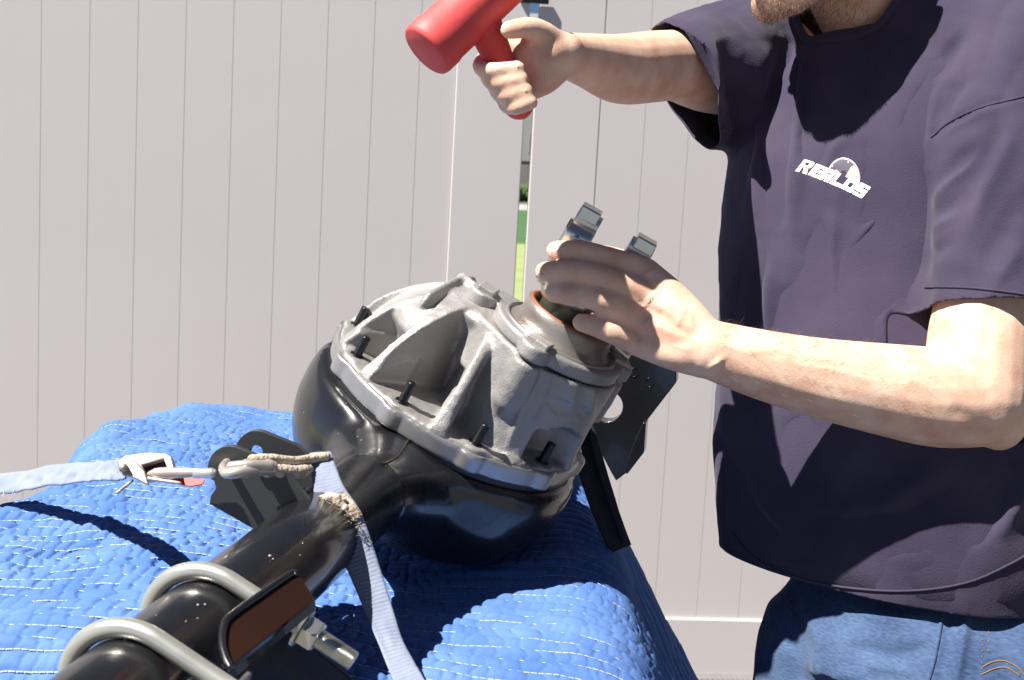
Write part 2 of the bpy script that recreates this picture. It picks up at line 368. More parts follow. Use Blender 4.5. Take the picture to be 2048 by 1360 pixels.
# ------------------------------------------------------------------ quilted moving blanket draped over a bench
def hsh(i, j, s): return np.modf(np.abs(np.sin(i*127.1+j*311.7+s*74.7)*43758.5453))[0]
def vn(x, y, s=0):
    i, j = np.floor(x), np.floor(y); u, v = x-i, y-j; u = u*u*(3-2*u); v = v*v*(3-2*v)
    return (hsh(i, j, s)*(1-u)+hsh(i+1, j, s)*u)*(1-v)+(hsh(i, j+1, s)*(1-u)+hsh(i+1, j+1, s)*u)*v
def fbm(x, y, s=0): return (vn(x, y, s)-.5)+.5*(vn(2.03*x, 2.03*y, s+1)-.5)+.25*(vn(4.1*x, 4.1*y, s+2)-.5)
ZTAB = .958; XE0, XE1, YE0, YE1 = -.60, .160, 1.375, 2.13
def edge(t, r, thm, fl):
    """run past the start of a rounded edge -> outward distance, drop"""
    t = np.maximum(t, 0); th = np.minimum(t/r, thm); rest = np.maximum(t-r*thm, 0)
    return r*np.sin(th)+rest*np.cos(thm), r*(1-np.cos(th))+rest*np.sin(thm)
def bsurf(p, q):
    """cloth coordinates (p across, q away from the camera) -> world point without quilting"""
    sway = .5+.5*np.sin(p*11+1.0)+.35*np.sin(p*23+.4)
    fr = np.radians(74) - .22*sway
    rr = .045 + .02*vn(q*6, p*0, 5)
    ye = .88+.02*np.sin(p*12)
    ox, dx = edge(p-(XE1-.10), .095+0*p, np.radians(66)+.10*np.sin(q*13+.6), 0)
    oxl, dxl = edge((XE0+.07+.022*np.cos((q-1.52)*12.5))-p, .07+0*p, np.radians(70)+.18*np.sin(q*15+.3), 0)
    oy, dy = edge((ye+.075)-q, .075+0*p, fr, 0)
    oyb, dyb = edge(q-(YE1-.06), .06+0*p, np.radians(80)+0*p, 0)
    x = np.minimum(np.maximum(p, XE0+.07+.022*np.cos((q-1.52)*12.5)), XE1-.10)+ox-oxl; y = np.minimum(np.maximum(q, ye+.075), YE1-.06)-oy+oyb
    da, db = dx+dxl, dy+dyb; dd = np.sqrt(da*da+db*db+.9*da*db)
    z = ZTAB-dd
    ontop = np.exp(-(dd/.05)**2)
    z = z + ontop*(.016*fbm(p*6, q*5, 11)+.012*np.sin(p*9+q*4))
    near = np.exp(-((p+.16)**2+(q-1.42)**2)/.03)          # lies flat where the axle rests on it
    z = z - near*.006
    y = y - .035*fbm(p*7, q*2.2, 21)*sstep(.02, .2, dy); x = x + .014*fbm(q*5, p*3, 22)*sstep(.02, .2, dx+dxl)
    return np.stack([x, y, z], -1)
ROW = .0232
def zig(p, q): return .0045*np.abs(((p/.14+.5*vn(q*4, p*3, 3)) % 1)*2-1)+.014*fbm(p*4.5, q*4.5, 31)
def bquilt(p, q):
    r = (q+zig(p, q))/ROW; row = np.floor(r); f = np.abs((r-row)*2-1)
    pil = 1-f**3.2
    slow = .30+1.0*vn(p*6, q*5, 8)
    tt = p*66 + hsh(row, 0*row, 19)*3 + 2.4*vn(p*16, row*2.7, 15) + .55*(vn(p*45, r*2.3, 16)-.5)
    cell = np.floor(tt); crease = np.abs(2*(tt-cell)-1)**5*(.35+1.0*hsh(cell, row, 23))
    soft = (1-.45*sstep(-.12, .0, p))*(1-.5*sstep(-.03, .08, p-(XE1-.10)))
    scr = vn(p*33+row*5, q*60, 7)-.5
    return .0052*pil - .0048*crease*slow*soft*(.25+.75*pil) + .0042*scr*soft*(.4+.6*pil) + .006*fbm(p*14, q*14, 9)
def grid_axis(a, b, lo, hi, fine, coarse):
    v = [a]
    while v[-1] < b: v.append(v[-1]+(fine if lo < v[-1] < hi else coarse))
    return np.array(v)
pg = grid_axis(-1.0, .55, -.78, .42, .0018, .008); qg = grid_axis(.62, 2.45, .78, 2.24, .0018, .010)
PP, QQ = np.meshgrid(pg, qg, indexing='xy')
def bfull(p, q, extra=0.):
    e = .002; b = bsurf(p, q); n = np.cross(bsurf(p+e, q)-b, bsurf(p, q+e)-b); n /= np.linalg.norm(n, axis=-1)[..., None]+1e-12
    return b+n*(bquilt(p, q)+extra)[..., None], n
BV, _ = bfull(PP, QQ); ny, nx = PP.shape
idx = np.arange(ny*nx).reshape(ny, nx)
BF = np.stack([idx[:-1, :-1], idx[:-1, 1:], idx[1:, 1:], idx[1:, :-1]], -1).reshape(-1, 4)
bl = thing('moving_blanket', 'blue quilted moving blanket with white stitch rows draped under the black axle', 'blanket', (-.22, 1.7, ZTAB))
part('quilt', (BV.reshape(-1, 3), BF), M['blue'], bl)
def stitches():
    V, n = [], 0
    for row in range(int(.8/ROW), int(2.3/ROW)):
        ps = np.arange(-.85, .48, .0062)+RNG.uniform(0, .004); ph = .0053
        for e in (0, 1):
            pass
        k = row*ROW
        def qof(p):
            q = np.full_like(p, k)
            for _ in range(4): q = k-zig(p, q)
            return q
        a0, a1 = ps, ps+ph
        A, na = bfull(a0, qof(a0), .0023); B, nb = bfull(a1, qof(a1), .0023)
        t = B-A; s = np.cross(na, t); s /= np.linalg.norm(s, axis=1)[:, None]+1e-9; w = .0007
        keep = RNG.random(len(ps)) > .01+.2*(vn(ps*7, ps*0+row*.37, 14) < .22)
        Q = np.stack([A-s*w, A+s*w, B+s*w, B-s*w, (A+B)/2+na*.0006], 1)[keep]; V.append(Q.reshape(-1, 3))
    V = np.concatenate(V); m = len(V)//5; b = np.arange(m)[:, None]*5
    Fc = np.concatenate([b+np.array([[i, (i+1) % 4, 4]]) for i in range(4)])
    return V, Fc
part('stitching', stitches(), M['thread'], bl, False, kind='stuff')

# ------------------------------------------------------------------ axle housing: frame of the bowl and of the tube
C3 = CAM + D(-.0517, -.0520, 1.3380); A3 = CAM + D(-.0801, -.1026, 1.3554)
N3 = unit(D(.4678, .8358, -.2874)); E1 = unit(D(.8726, -.4884, 0)); E2 = unit(D(-.1403, -.2508, -.9578)); AX = unit(D(.2499, .1868, .9501))
M1 = unit(np.cross(AX, N3)); M1 = M1 if M1@E1 > 0 else -M1
RTB = .0373
def L(u, v, w): return C3+u*E1+v*E2+w*N3
def T(s, m, n): return A3+AX*s+M1*m+N3*n
def pol(r, deg, w): a = math.radians(deg); return L(r*math.cos(a), r*math.sin(a), w)

ax = thing('axle_housing', 'glossy black axle housing with round bowl and long tube on the blue blanket', 'axle', T(0, 0, -.11))
# bowl with the two necks running into the tubes
bowl = [lathe(C3, N3, E1, [(-.027, .148), (-.029, .154), (-.034, .1555), (-.05, .158), (-.08, .158), (-.105, .152), (-.13, .139), (-.152, .106), (-.166, .064), (-.172, .02)], 96)]
for sg in (-1, 1):
    prof = [(.03, .118), (.07, .110), (.10, .096), (.13, .079), (.16, .062), (.185, .049), (.207, .0408), (.226, .0377)]
    bowl.append(loft([T(sg*s, 0, 0)+r*np.cos(th)[:, None]*M1+(np.where(np.sin(th) > 0, min(r, .0385), r)*np.sin(th))[:, None]*N3 for s, r in prof for th in [np.linspace(0, 2*math.pi, 64, endpoint=False)]]))
V, Fc, E = voxel(join(*bowl), .0034, 26)
part('bowl', (V, Fc), M['black'], ax)
part('axle_tube', lathe(A3, AX, M1, [(-.80, RTB), (-.70, RTB), (-.55, RTB), (-.40, RTB), (-.16, RTB)], 72), M['black'], ax)
part('axle_tube', lathe(A3, AX, M1, [(.19, RTB), (.45, RTB), (.50, RTB), (.501, RTB+.02), (.512, RTB+.02)], 64), M['black'], ax)
th = np.linspace(0, 2*math.pi, 60, endpoint=False)
bb = bvh_of(V, Fc)
for pl in ([(686, 931), (725, 924), (768, 929)], [(768, 929), (795, 912), (817, 880)], [(771, 932), (782, 955), (792, 985), (797, 1010)]):
    pts = [drop(bb, x, y, .0002) for x, y in polyline_px([tuple(p) for p in spline(pl, 8)], 5)]; pts = [p for p in pts if p is not None]
    if len(pts) > 3: part('weld_seam', tube(spline(pts[::3]+[pts[-1]], 40), .0013+.0005*RNG.random(40), 8), M['black'], ax)
# link bracket on the far-left side of the tube: two plates and a bent floor
def px_on(poly, p0, nr): return [unp(x, y, p0, nr) for x, y in poly]
def arc_px(cx, cy, r, a0, a1, n): return [(cx+r*math.cos(math.radians(a)), cy+r*math.sin(math.radians(a))) for a in np.linspace(a0, a1, n)]
lb_out = [(640, 1150), (510, 1060), (419, 1008), (421, 992), (432, 976), (428, 962)] + arc_px(459, 936, 44, 150, 300, 14) + [(545, 924), (585, 960), (650, 1040)]
near = px_on(lb_out, T(-.345, 0, 0), AX)
hole = px_on(arc_px(458, 937, 14, 0, 340, 16), T(-.345, 0, 0), AX)
part('link_bracket', prism(near, AX*.005, [hole]), M['satin'], ax, True, sharp=30, bevel=.0012)
sh = AX*.050
far = [p+sh for p in near]; hole2 = [p+sh for p in px_on(arc_px(458, 937, 14, 0, 340, 16), T(-.345, 0, 0), AX)]
part('link_bracket', prism(far, AX*.005, [hole2]), M['satin'], ax, True, sharp=30, bevel=.0012)
g0 = px_on([(510, 1060), (419, 1008)], T(-.345, 0, 0), AX); dn = unit(np.cross(g0[1]-g0[0], AX))*.005
part('bracket_floor', prism([g0[0]+AX*.004, g0[1]+AX*.004, g0[1]+sh*1.02, g0[0]+sh*1.02], dn if dn@N3 > 0 else -dn), M['satin'], ax, True, sharp=30, bevel=.001)
# lumpy bare weld where the bracket meets the tube
wl = []
for (x, y) in polyline_px([(523, 1041), (545, 1020), (562, 1010), (585, 992), (612, 978)], 3):
    d0 = 1.045; wl.append(ball(P(x+RNG.uniform(-4, 4), y+RNG.uniform(-4, 4), d0+RNG.uniform(0, .01)), RNG.uniform(.0025, .0058), n=1))
Vw, Fw, _ = voxel(join(*wl), .0011, 2)
part('bare_weld', (Vw, Fw), M['steel'], ax, label='rough bright weld bead between bracket and tube')
# gloss bracket, a brown reflection coloured onto its face, and the spring perch under it
p0 = P(540, 1250, .812); pn = unit(D(.30, .78, -.45))
fc = px_on([(462, 1233), (578, 1152), (592, 1149), (604, 1156), (627, 1192), (626, 1203), (612, 1214), (464, 1331), (455, 1310), (449, 1285), (452, 1252)], p0, pn)
part('mount_plate', prism(fc, -pn*.006), M['brown'], ax, True, sharp=30, bevel=.001, label='glossy mounting plate with a brown reflection put into its colour')
rim = [unp(x, y, p0+pn*.001, pn) for x, y in [(592, 1147), (578, 1150), (520, 1190), (464, 1230), (448, 1250), (444, 1285), (451, 1315), (462, 1338)]]
part('plate_rim', tube(spline(rim, 40), .0026, 10), M['black'], ax)
sk_ = px_on([(628, 1196), (630, 1222), (612, 1236), (462, 1362), (450, 1330), (463, 1334), (614, 1217)], p0-pn*.0065, unit(D(.1, .1, -1)))
part('plate_skirt', prism(sk_, D(0, 0, .004)), M['black'], ax, True, sharp=30)
pc = px_on([(400, 1420), (458, 1352), (600, 1243), (618, 1262), (640, 1305), (700, 1352), (760, 1420)], P(560, 1320, .935), unit(D(.1, .2, -1)))
part('spring_perch', prism(pc, D(-.02, 0, .05)), M['black'], ax, True, sharp=30, bevel=.003)
tb = px_on([(373, 1292), (388, 1278), (427, 1298), (452, 1352), (440, 1372)], P(410, 1310, .80), unit(D(.2, .1, -1)))
part('perch_tab', prism(tb, D(.0, 0, .006)), M['black'], ax, True, sharp=30, bevel=.001)
# far bracket beyond the bowl
q0 = T(.34, 0, 0)
fb = px_on([(1150, 700), (1215, 640), (1330, 690), (1353, 740), (1353, 764), (1345, 775), (1291, 845), (1287, 880), (1285, 905), (1262, 938), (1250, 948), (1232, 962), (1222, 945), (1196, 895), (1160, 870), (1140, 800)], q0, AX)
fh = px_on(arc_px(1214, 813, 31, 0, 345, 24), q0, AX)
part('far_bracket', prism(fb, AX*.022, [fh]), M['black'], ax, True, sharp=30, bevel=.0015)
fl_ = px_on([(1270, 880), (1286, 846), (1292, 846), (1288, 905), (1255, 948), (1247, 946)], q0-AX*.02, AX)
part('bracket_flange', prism(fl_, AX*.02), M['black'], ax, True, sharp=30, bevel=.001)
for hx, hy in ((1267, 745), (1298, 765)):
    part('bolt_hole', tube(np.array(px_on(arc_px(hx, hy, 9, 0, 330, 14), q0-AX*.0003, AX)), .0004, 6, closed=True), M['black'], ax)

# paint chips and dust specks on the black paint
_tv, _tf = lathe(A3, AX, M1, [(-.70, RTB), (-.45, RTB), (-.2, RTB)], 48); _b2 = bvh_of(_tv, [f for f in _tf if len(f) == 4])
sp = []
for x, y, r in [(742, 960, .0009), (540, 1112, .0016), (546, 1118, .0009), (396, 1210, .0011), (410, 1209, .0009), (372, 1243, .0007), (250, 1280, .0011), (262, 1277, .0008), (648, 1150, .0006), (512, 1180, .0006)] + [(RNG.uniform(600, 760), RNG.uniform(760, 980), RNG.uniform(.0003, .0008)) for _ in range(14)] + [(RNG.uniform(300, 700), RNG.uniform(1040, 1250), RNG.uniform(.0003, .0007)) for _ in range(14)]:
    c = drop(bb, x, y, .0001); c = drop(_b2, x, y, .0001) if c is None else c
    if c is not None: sp.append(ball(c, (r, r*.8, r*.7), n=1))
part('paint_speck', join(*sp), M['dull'], ax, kind='stuff')

# ------------------------------------------------------------------ zinc U-bolts round the tube
def ubolt(name, s, label, leg=.118):
    R_ = RTB+.0066; rod = .0062
    t = thing(name, label, 'u-bolt', T(s, 0, 0), 'u-bolts round the axle tube')
    pts = [T(s, leg*f, R_) for f in np.linspace(.8, .02, 14)] + [T(s, R_*math.cos(a), R_*math.sin(a)) for a in np.linspace(math.pi/2, 1.5*math.pi, 40)] + [T(s, leg*f, -R_) for f in np.linspace(.02, .8, 14)]
    part('rod', tube(np.array(pts), rod, 20), M['zinc'], t)
    for sg in (1, -1):
        ps = [T(s, leg*.60+leg*.24*f, sg*R_) for f in np.linspace(0, 1, 120)]
        part('thread', tube(np.array(ps), rod+.0003+.0006*np.cos(np.arange(120)*math.pi*.5), 16), M['zincy'], t, label='threaded end of the rod')
        part('nut', lathe(T(s, leg*.50, sg*R_), M1, N3, [(0, .0105), (.001, .0115), (.011, .0115), (.012, .0105)], 6), M['zincy'], t, False, bevel=.0006)
        part('washer', lathe(T(s, leg*.48, sg*R_), M1, N3, [(0, .014), (.0022, .014)], 28), M['zincy'], t, True, sharp=30)
    return t
ubolt('u_bolt', -.522, 'upper zinc plated U-bolt round the black axle tube, its threaded end beside the mounting plate')
ubolt('u_bolt', -.618, 'lower zinc plated U-bolt round the black axle tube at the bottom edge')

# ------------------------------------------------------------------ differential carrier (cast iron, sits on the bowl)
PU, PV, PL = .0610, .0355, .1376
dc = thing('differential_carrier', 'grey cast iron differential carrier with ribs seated on the black bowl', 'axle part', C3-N3*.022)
STUDS = [145.5-36*k for k in range(10)]
fl = [lathe(C3, N3, E1, [(-.0225, .1455), (-.0215, .1465), (-.003, .1465), (-.002, .1455)], 160)]
for a in STUDS: fl.append(lathe(pol(.134, a, 0), N3, E1, [(-.0222, .0175), (-.0212, .0182), (-.0032, .0182), (-.0022, .0175)], 40))
Vf, Ff, _ = voxel(join(*fl), .0018, 4)
part('flange', (Vf, Ff), M['machined'], dc)
part('gasket', lathe(C3, N3, E1, [(-.0275, .1445), (-.0223, .1445)], 96), M['rubber'], dc, True, sharp=30)
body = [lathe(C3, N3, E1, [(-.010, .1440), (-.001, .1440), (.0005, .1425)], 120)]
def radial(poly, deg, t, c=(0, 0)):
    """plate standing on the flange: poly in (radius, height), swung to an angle about c"""
    a = math.radians(deg); e = E1*math.cos(a)+E2*math.sin(a); s = -E1*math.sin(a)+E2*math.cos(a); o = C3+E1*c[0]+E2*c[1]
    return prism([o+e*r+N3*w-s*t/2 for r, w in poly], s*t)
DOME = [(.142, -.002), (.1415, .006), (.136, .020), (.129, .036), (.118, .053), (.102, .070), (.082, .086), (.062, .098), (.035, .107), (.01, .110)]
body.append(lathe(C3, N3, E1, [(-.004, .036), (.03, .040), (.06, .048), (.085, .062), (.098, .058), (.107, .035), (.110, .010)], 64))
rp = [(.01, -.002)]+DOME
for dg in (157, 129, 90): body.append(radial(rp, dg, .0105)); body.append(radial([(.09, -.002), (.1455, -.002), (.142, .008), (.132, .020), (.11, .03), (.09, .03)], dg, .0165))
for dg in range(134, 155, 4): body.append(radial([(.01, -.002), (.066, -.002), (.074, .004), (.110, .050), (.108, .0625), (.100, .070), (.080, .0855), (.060, .0965), (.01, .108)], dg, .012))
for dg in range(96, 129, 5): body.append(radial([(.01, -.002), (.034, -.002), (.046, .05), (.066, .090), (.060, .0965), (.01, .108)], dg, .012))
for dg in range(164, 352, 6): body.append(radial([(.01, -.002), (.128, -.002), (.124, .018), (.112, .044), (.096, .066), (.078, .083), (.058, .095), (.01, .107)], dg, .016))
for dg in (186, 214, 250, 290): body.append(radial(rp, dg, .0115))
# rib that runs on over the top of the dome, with a low cross web
for q in np.linspace(0, 1, 12):
    c = L(lerp(-.074, -.050, q), lerp(.052, -.035, q), .078+.014*math.sin(q*2.2)); body.append(ball(c, (.0070, .012, .016), (unit(E1*.97+E2*.24), unit(-E1*.24+E2*.97), N3), 2))
for q in np.linspace(0, 1, 9):
    c = L(lerp(-.058, -.020, q), lerp(-.01, .016, q), .098); body.append(ball(c, (.008, .006, .013), (unit(E1*.82+E2*.57), unit(-E1*.57+E2*.82), N3), 2))
# pinion support: drum, retainer plate with lobes, columns under the lobes
PC = (PU, PV)
def notched(w, R):
    out = []; k = np.clip((w-.034)/.014, 0, 1); c = pol(.136, 37.5, 0)-L(PU, PV, 0); cu, cv = c@E1, c@E2; rad = .029*(1-k)
    for t in np.linspace(0, 2*math.pi, 110, endpoint=False):
        d = (math.cos(t), math.sin(t)); b = d[0]*cu+d[1]*cv; h = b*b-(cu*cu+cv*cv-rad*rad); r = R
        if h > 0 and b > 0: r = min(R, max(.02, b-math.sqrt(h)))
        out.append(L(PU+r*d[0], PV+r*d[1], w))
    return np.array(out)
body.append(loft([notched(w, R) for w, R in ((-.004, .079), (.004, .0775), (.012, .076), (.024, .075), (.034, .0745), (.039, .0742), (.044, .074), (.048, .0738), (.06, .0735), (.098, .0735))]))
LOB = [(104, .069), (-18, .069), (186, .088), (-95, .074)]
for a, r in LOB:
    ar = math.radians(a); u, v = PU+r*math.cos(ar), PV+r*math.sin(ar)
    body.append(lathe(L(u, v, 0), N3, E1, [(.030 if a > 0 else .045, .006), (.045, .0150), (.070, .0165), (.095, .0165)], 28))
body.append(loft([L(PU, PV, w)+(1-.0*w)*np.array([.088*math.cos(t)*E1+.06*math.sin(t)*E2 for t in np.linspace(1.9, 3.6, 14)]+[.03*math.cos(t)*E1+.03*math.sin(t)*E2 for t in (3.6, 2.7, 1.9)]) for w in (.045, .06, .08, .0985)]))
for a in STUDS: body.append(lathe(pol(.132, a, 0), N3, E1, [(-.004, .0150), (.0018, .0150), (.0022, .0140)], 24))
Vb, Fb, Eb = voxel(join(*body), .0021, 5)
def inside(xy, poly):
    c = np.zeros(len(xy), bool); n = len(poly)
    for i in range(n):
        (x0, y0), (x1, y1) = poly[i], poly[(i+1) % n]
        h = ((y0 > xy[:, 1]) != (y1 > xy[:, 1])); c ^= h & (xy[:, 0] < (x1-x0)*(xy[:, 1]-y0)/((y1-y0) or 1e-9)+x0)
    return c
def carve(V, Fc, poly, depth, soft, zmax):
    """press a panel into the casting"""
    N = vnormals(V, Fc); x, y, z = proj(V); xy = np.stack([x, y], 1); k = np.where(inside(xy, poly) & ((N*(V-CAM)).sum(1) < 0) & (z < zmax))[0]
    d = np.full(len(k), 1e9)
    for (x0, y0), (x1, y1) in zip(poly, poly[1:]+poly[:1]):
        a = np.array([x0, y0]); ab = np.array([x1-x0, y1-y0]); t = np.clip(((xy[k]-a)@ab)/(ab@ab), 0, 1); d = np.minimum(d, np.linalg.norm(xy[k]-a-t[:, None]*ab, axis=1))
    V = V.copy(); V[k] -= N[k]*(depth*np.clip(d/soft, 0, 1))[:, None]; return V
Vb = relief(Vb, Fb, [([(1078, 738), (1050, 800), (1012, 900)], 6, .0022), ([(1100, 752), (1085, 800), (1060, 850)], 8, -.0018), ([(1003, 905), (1040, 922), (1052, 930)], 6, .0025), ([(1068, 727), (1140, 752), (1215, 775)], 4, -.0022), ([(1190, 775), (1176, 830)], 10, .004), ([(1150, 760), (1140, 830)], 12, .002)], 1.0, 1.4)
Vb = carve(Vb, Fb, [(1088, 805), (1100, 790), (1180, 815), (1172, 838), (1110, 832)], .002, 6, 1.30)
Nb = vnormals(Vb, Fb)
Vb = Vb+Nb*(.0005*(vn(Vb[:, 0]*240, Vb[:, 2]*240+Vb[:, 1]*190, 5)-.5)+.0012*fbm(Vb[:, 0]*38, Vb[:, 2]*38+Vb[:, 1]*30, 6))[:, None]
part('casting', (Vb, Fb), M['iron'], dc)
ret = [lathe(L(PU, PV, 0), N3, E1, [(.0985, .0700), (.1000, .0712), (.1120, .0712), (.1135, .0700)], 96)]
for a, r in LOB:
    ar = math.radians(a); ret.append(lathe(L(PU+r*math.cos(ar), PV+r*math.sin(ar), 0), N3, E1, [(.0982, .0165), (.0995, .0175), (.1132, .0175), (.1145, .0165)], 32))
Vr, Fr, _ = voxel(join(*ret), .0017, 4)
part('retainer_plate', (Vr, Fr), M['iron'], dc)
part('plate_groove', lathe(L(PU, PV, 0), N3, E1, [(.1125, .0630), (.1152, .0626), (.1160, .0605), (.1125, .0590)], 72, False), M['machined'], dc)
part('snout', lathe(L(PU, PV, 0), N3, E1, [(.110, .0585), (.1145, .0570), (.1180, .0525), (.1215, .0502), (.1290, .0494), (.1372, .0492), (.1376, .0486), (.1376, .0440), (.1300, .0436), (.118, .0436)], 80, False), M['burnt'], dc, label='oily stained snout')
part('oil_seal', lathe(L(PU, PV, 0), N3, E1, [(.1374, .0478), (.1388, .0474), (.1392, .0455), (.1386, .0436), (.134, .0430)], 72, False), M['seal'], dc)
part('seal_lip', lathe(L(PU, PV, 0), N3, E1, [(.131, .0430), (.1335, .0400), (.1300, .0330), (.1325, .0300), (.128, .0240)], 72, False), M['rubber'], dc)
for a, r in LOB[:3]:
    ar = math.radians(a); c = L(PU+r*math.cos(ar), PV+r*math.sin(ar), .1142)
    part('bolt_boss', box(c+N3*.002, E1*.0095*math.cos(ar)+E2*.0095*math.sin(ar), -E1*.012*math.sin(ar)+E2*.012*math.cos(ar), N3*.0035), M['iron'], dc, False, bevel=.0015)
for a in STUDS:
    c = pol(.133, a, 0); k = np.arange(40)
    part('stud', tube(np.array([c+N3*(-.004+.028*i/39) for i in k]), .0046+.0004*np.cos(k*math.pi*.66), 14), M['darkm'], ax)
    part('stud_hole', lathe(c, N3, E1, [(.0022, .0074), (.0030, .0074), (.0030, .0050), (.0022, .0050)], 24, False), M['darkm'], dc)

# ------------------------------------------------------------------ pinion yoke between the man's fingers
yk = thing('pinion_yoke', 'zinc plated pinion yoke with two upright ears held over the carrier snout', 'yoke', L(PU-.012, PV, PL+.006))
def Y(u, v, w): return L(PU-.014+u, PV+.004+v, PL+w)
part('hub', lathe(Y(0, 0, 0), N3, E1, [(-.012, .0215), (.004, .0215), (.010, .028), (.022, .032), (.034, .030), (.040, .018)], 48), M['zincy'], yk)
for sg in (-1, 1):
    cx = .010+sg*.031
    poly = [(-.018, .018), (.018, .018), (.020, .050), (.019, .080), (.012, .088), (-.012, .088), (-.019, .080), (-.020, .050)]
    part('ear', prism([Y(cx-.0145, v, w) for v, w in poly], E1*.029), M['zincy'], yk, True, sharp=30, bevel=.003)
    part('ear_web', prism([Y(cx-.003, v, w) for v, w in ((.020, .02), (.026, .02), (.024, .078), (.019, .082))], E1*.006), M['zincy'], yk, True, sharp=30, bevel=.0015)
    part('bearing_cap', lathe(Y(cx-sg*.002, .002, .092), E1*sg, N3, [(-.012, .0110), (.009, .0120), (.012, .0120), (.013, .0105)], 32), M['steel'], yk, True, sharp=30)
    part('strap_lip', prism([Y(cx-.0105, v, w) for v, w in ((-.014, .094), (.014, .094), (.012, .107), (-.012, .107))], E1*.021), M['zincy'], yk, False, bevel=.0015)
pin = [P(1226, 686, 1.30), P(1258, 716, 1.30)]
part('pin', tube(np.array([lerp(pin[0], pin[1], t) for t in np.linspace(0, 1, 6)]), .0078, 20), M['zinc'], dc)

# ------------------------------------------------------------------ the man: one body, clothes over it
SH = unit(D(.80, 0, -.60)); CH = unit(D(-.60, 0, -.80)); WUP = np.array([0, 0, 1.0])
TS = .945
def dm(d): return float(np.interp(d, [1.18, 1.24, 1.36, 1.46, 1.62, 1.7], [1.18, 1.222, 1.285, 1.38, 1.53, 1.605]))
def dfar(d): return float(np.interp(d, [1.26, 1.33, 1.47, 1.62], [1.088, 1.13, 1.33, 1.53]))
def PF(x, y, d): return P(x, y, dfar(d))
def PM(x, y, d): return P(x, y, dm(d))
def cap(pts, px=True, seg=20, n=None, ends=5):
    far = pts[0][1] < 200 and max(q[0] for q in pts) <= 1560
    pts = [(x, y, dfar(d) if far else dm(d) if x > 1430 else d, r) for x, y, d, r in pts]
    """rounded limb through (x, y, depth, radius): radius in pixels when > 1, else metres"""
    c = np.array([P(*p[:3]) for p in pts]); r = np.array([p[3]*p[2]/FPX if p[3] > 1 else p[3] for p in pts])
    n = n or max(8, 5*len(pts)); q = spline(np.concatenate([c, r[:, None]], 1), n)
    return tube(q[:, :3], np.maximum(q[:, 3], .002), seg, round_ends=ends)
def torso(rings, k=1.0, ext=0.):
    out = []
    th = np.linspace(0, 2*math.pi, 48, endpoint=False)
    rr = spline(np.array([list(PM(*r[:3]))+[TS*v for v in r[3:]] for r in rings]), 26)
    for r in rr:
        out.append(r[:3]+(np.sign(np.cos(th))*np.abs(np.cos(th))**.86)[:, None]*SH*r[3]*k+(np.sign(np.sin(th))*np.abs(np.sin(th))**.86)[:, None]*CH*r[4]*k)
    return loft(out)
RINGS = [(1768, 75, 1.48, .105, .072), (1755, 170, 1.475, .160, .108), (1732, 320, 1.465, .166, .128), (1716, 450, 1.46, .164, .132), (1704, 650, 1.44, .157, .126),
         (1742, 850, 1.40, .184, .112), (1752, 1000, 1.395, .188, .110), (1764, 1100, 1.40, .191, .118), (1772, 1240, 1.41, .189, .114)]
FD = unit(D(-.74, -.34, -.58)); HS = unit(np.cross(FD, D(-.25, 1, -.1))); HU = np.cross(HS, FD)
if HU[2] < 0: HU = -HU
if HS@SH > 0: pass
HC = P(1548, 6, 1.245) - FD*.088 + HU*.104
def H(f, u, s=0.): return HC+FD*f+HU*u+HS*s
HA = (FD, HU, HS)
head = [ball(H(-.022, .045), (.100, .088, .077), HA, 4), ball(H(.030, -.020), (.070, .088, .060), HA, 4),
        tube([H(-.02, -.045, .056), H(.03, -.085, .045), H(.078, -.104, .014), H(.078, -.104, -.014), H(.03, -.085, -.045), H(-.02, -.045, -.056)], [.022, .021, .019, .019, .021, .022], 14, round_ends=4),
        ball(H(.078, -.098), (.022, .022, .026), HA, 3), tube([H(.092, .022), H(.110, -.008), H(.112, -.020)], [.008, .011, .013], 12, round_ends=3),
        ball(H(.098, -.020, .011), .008, n=2), ball(H(.098, -.020, -.011), .008, n=2),
        tube([H(.078, -.058, .026), H(.093, -.056, 0), H(.078, -.058, -.026)], [.005, .0065, .005], 10, round_ends=3), tube([H(.076, -.068, .022), H(.090, -.068, 0), H(.076, -.068, -.022)], [.005, .007, .005], 10, round_ends=3),
        tube([H(.083, .038, .045), H(.099, .042, 0), H(.083, .038, -.045)], [.009, .010, .009], 10, round_ends=3)]
for s in (-1, 1): head.append(ball(H(-.012, -.002, s*.077), (.018, .032, .009), (unit(FD-HS*s*.5), HU, HS), 3))
bodyp = head + [tube([PM(1772, 130, 1.50), PM(1752, 30, 1.485), H(-.035, -.03)], [.066, .060, .058], 28, round_ends=4), torso(RINGS[:-2], .86)]
# near (left) arm
bodyp += [cap([(2015, 150, 1.36, .060), (1992, 330, 1.30, .055), (1974, 560, 1.225, 97), (1960, 690, 1.195, 103), (1958, 790, 1.18, 102)]),
          cap([(1958, 795, 1.18, 100), (1880, 795, 1.17, 101), (1800, 784, 1.165, 96), (1640, 756, 1.165, 81), (1520, 728, 1.17, 70), (1425, 700, 1.18, 60)], n=40),
          cap([(1950, 770, 1.185, 98), (1984, 826, 1.19, 72), (1990, 838, 1.19, 64)])]
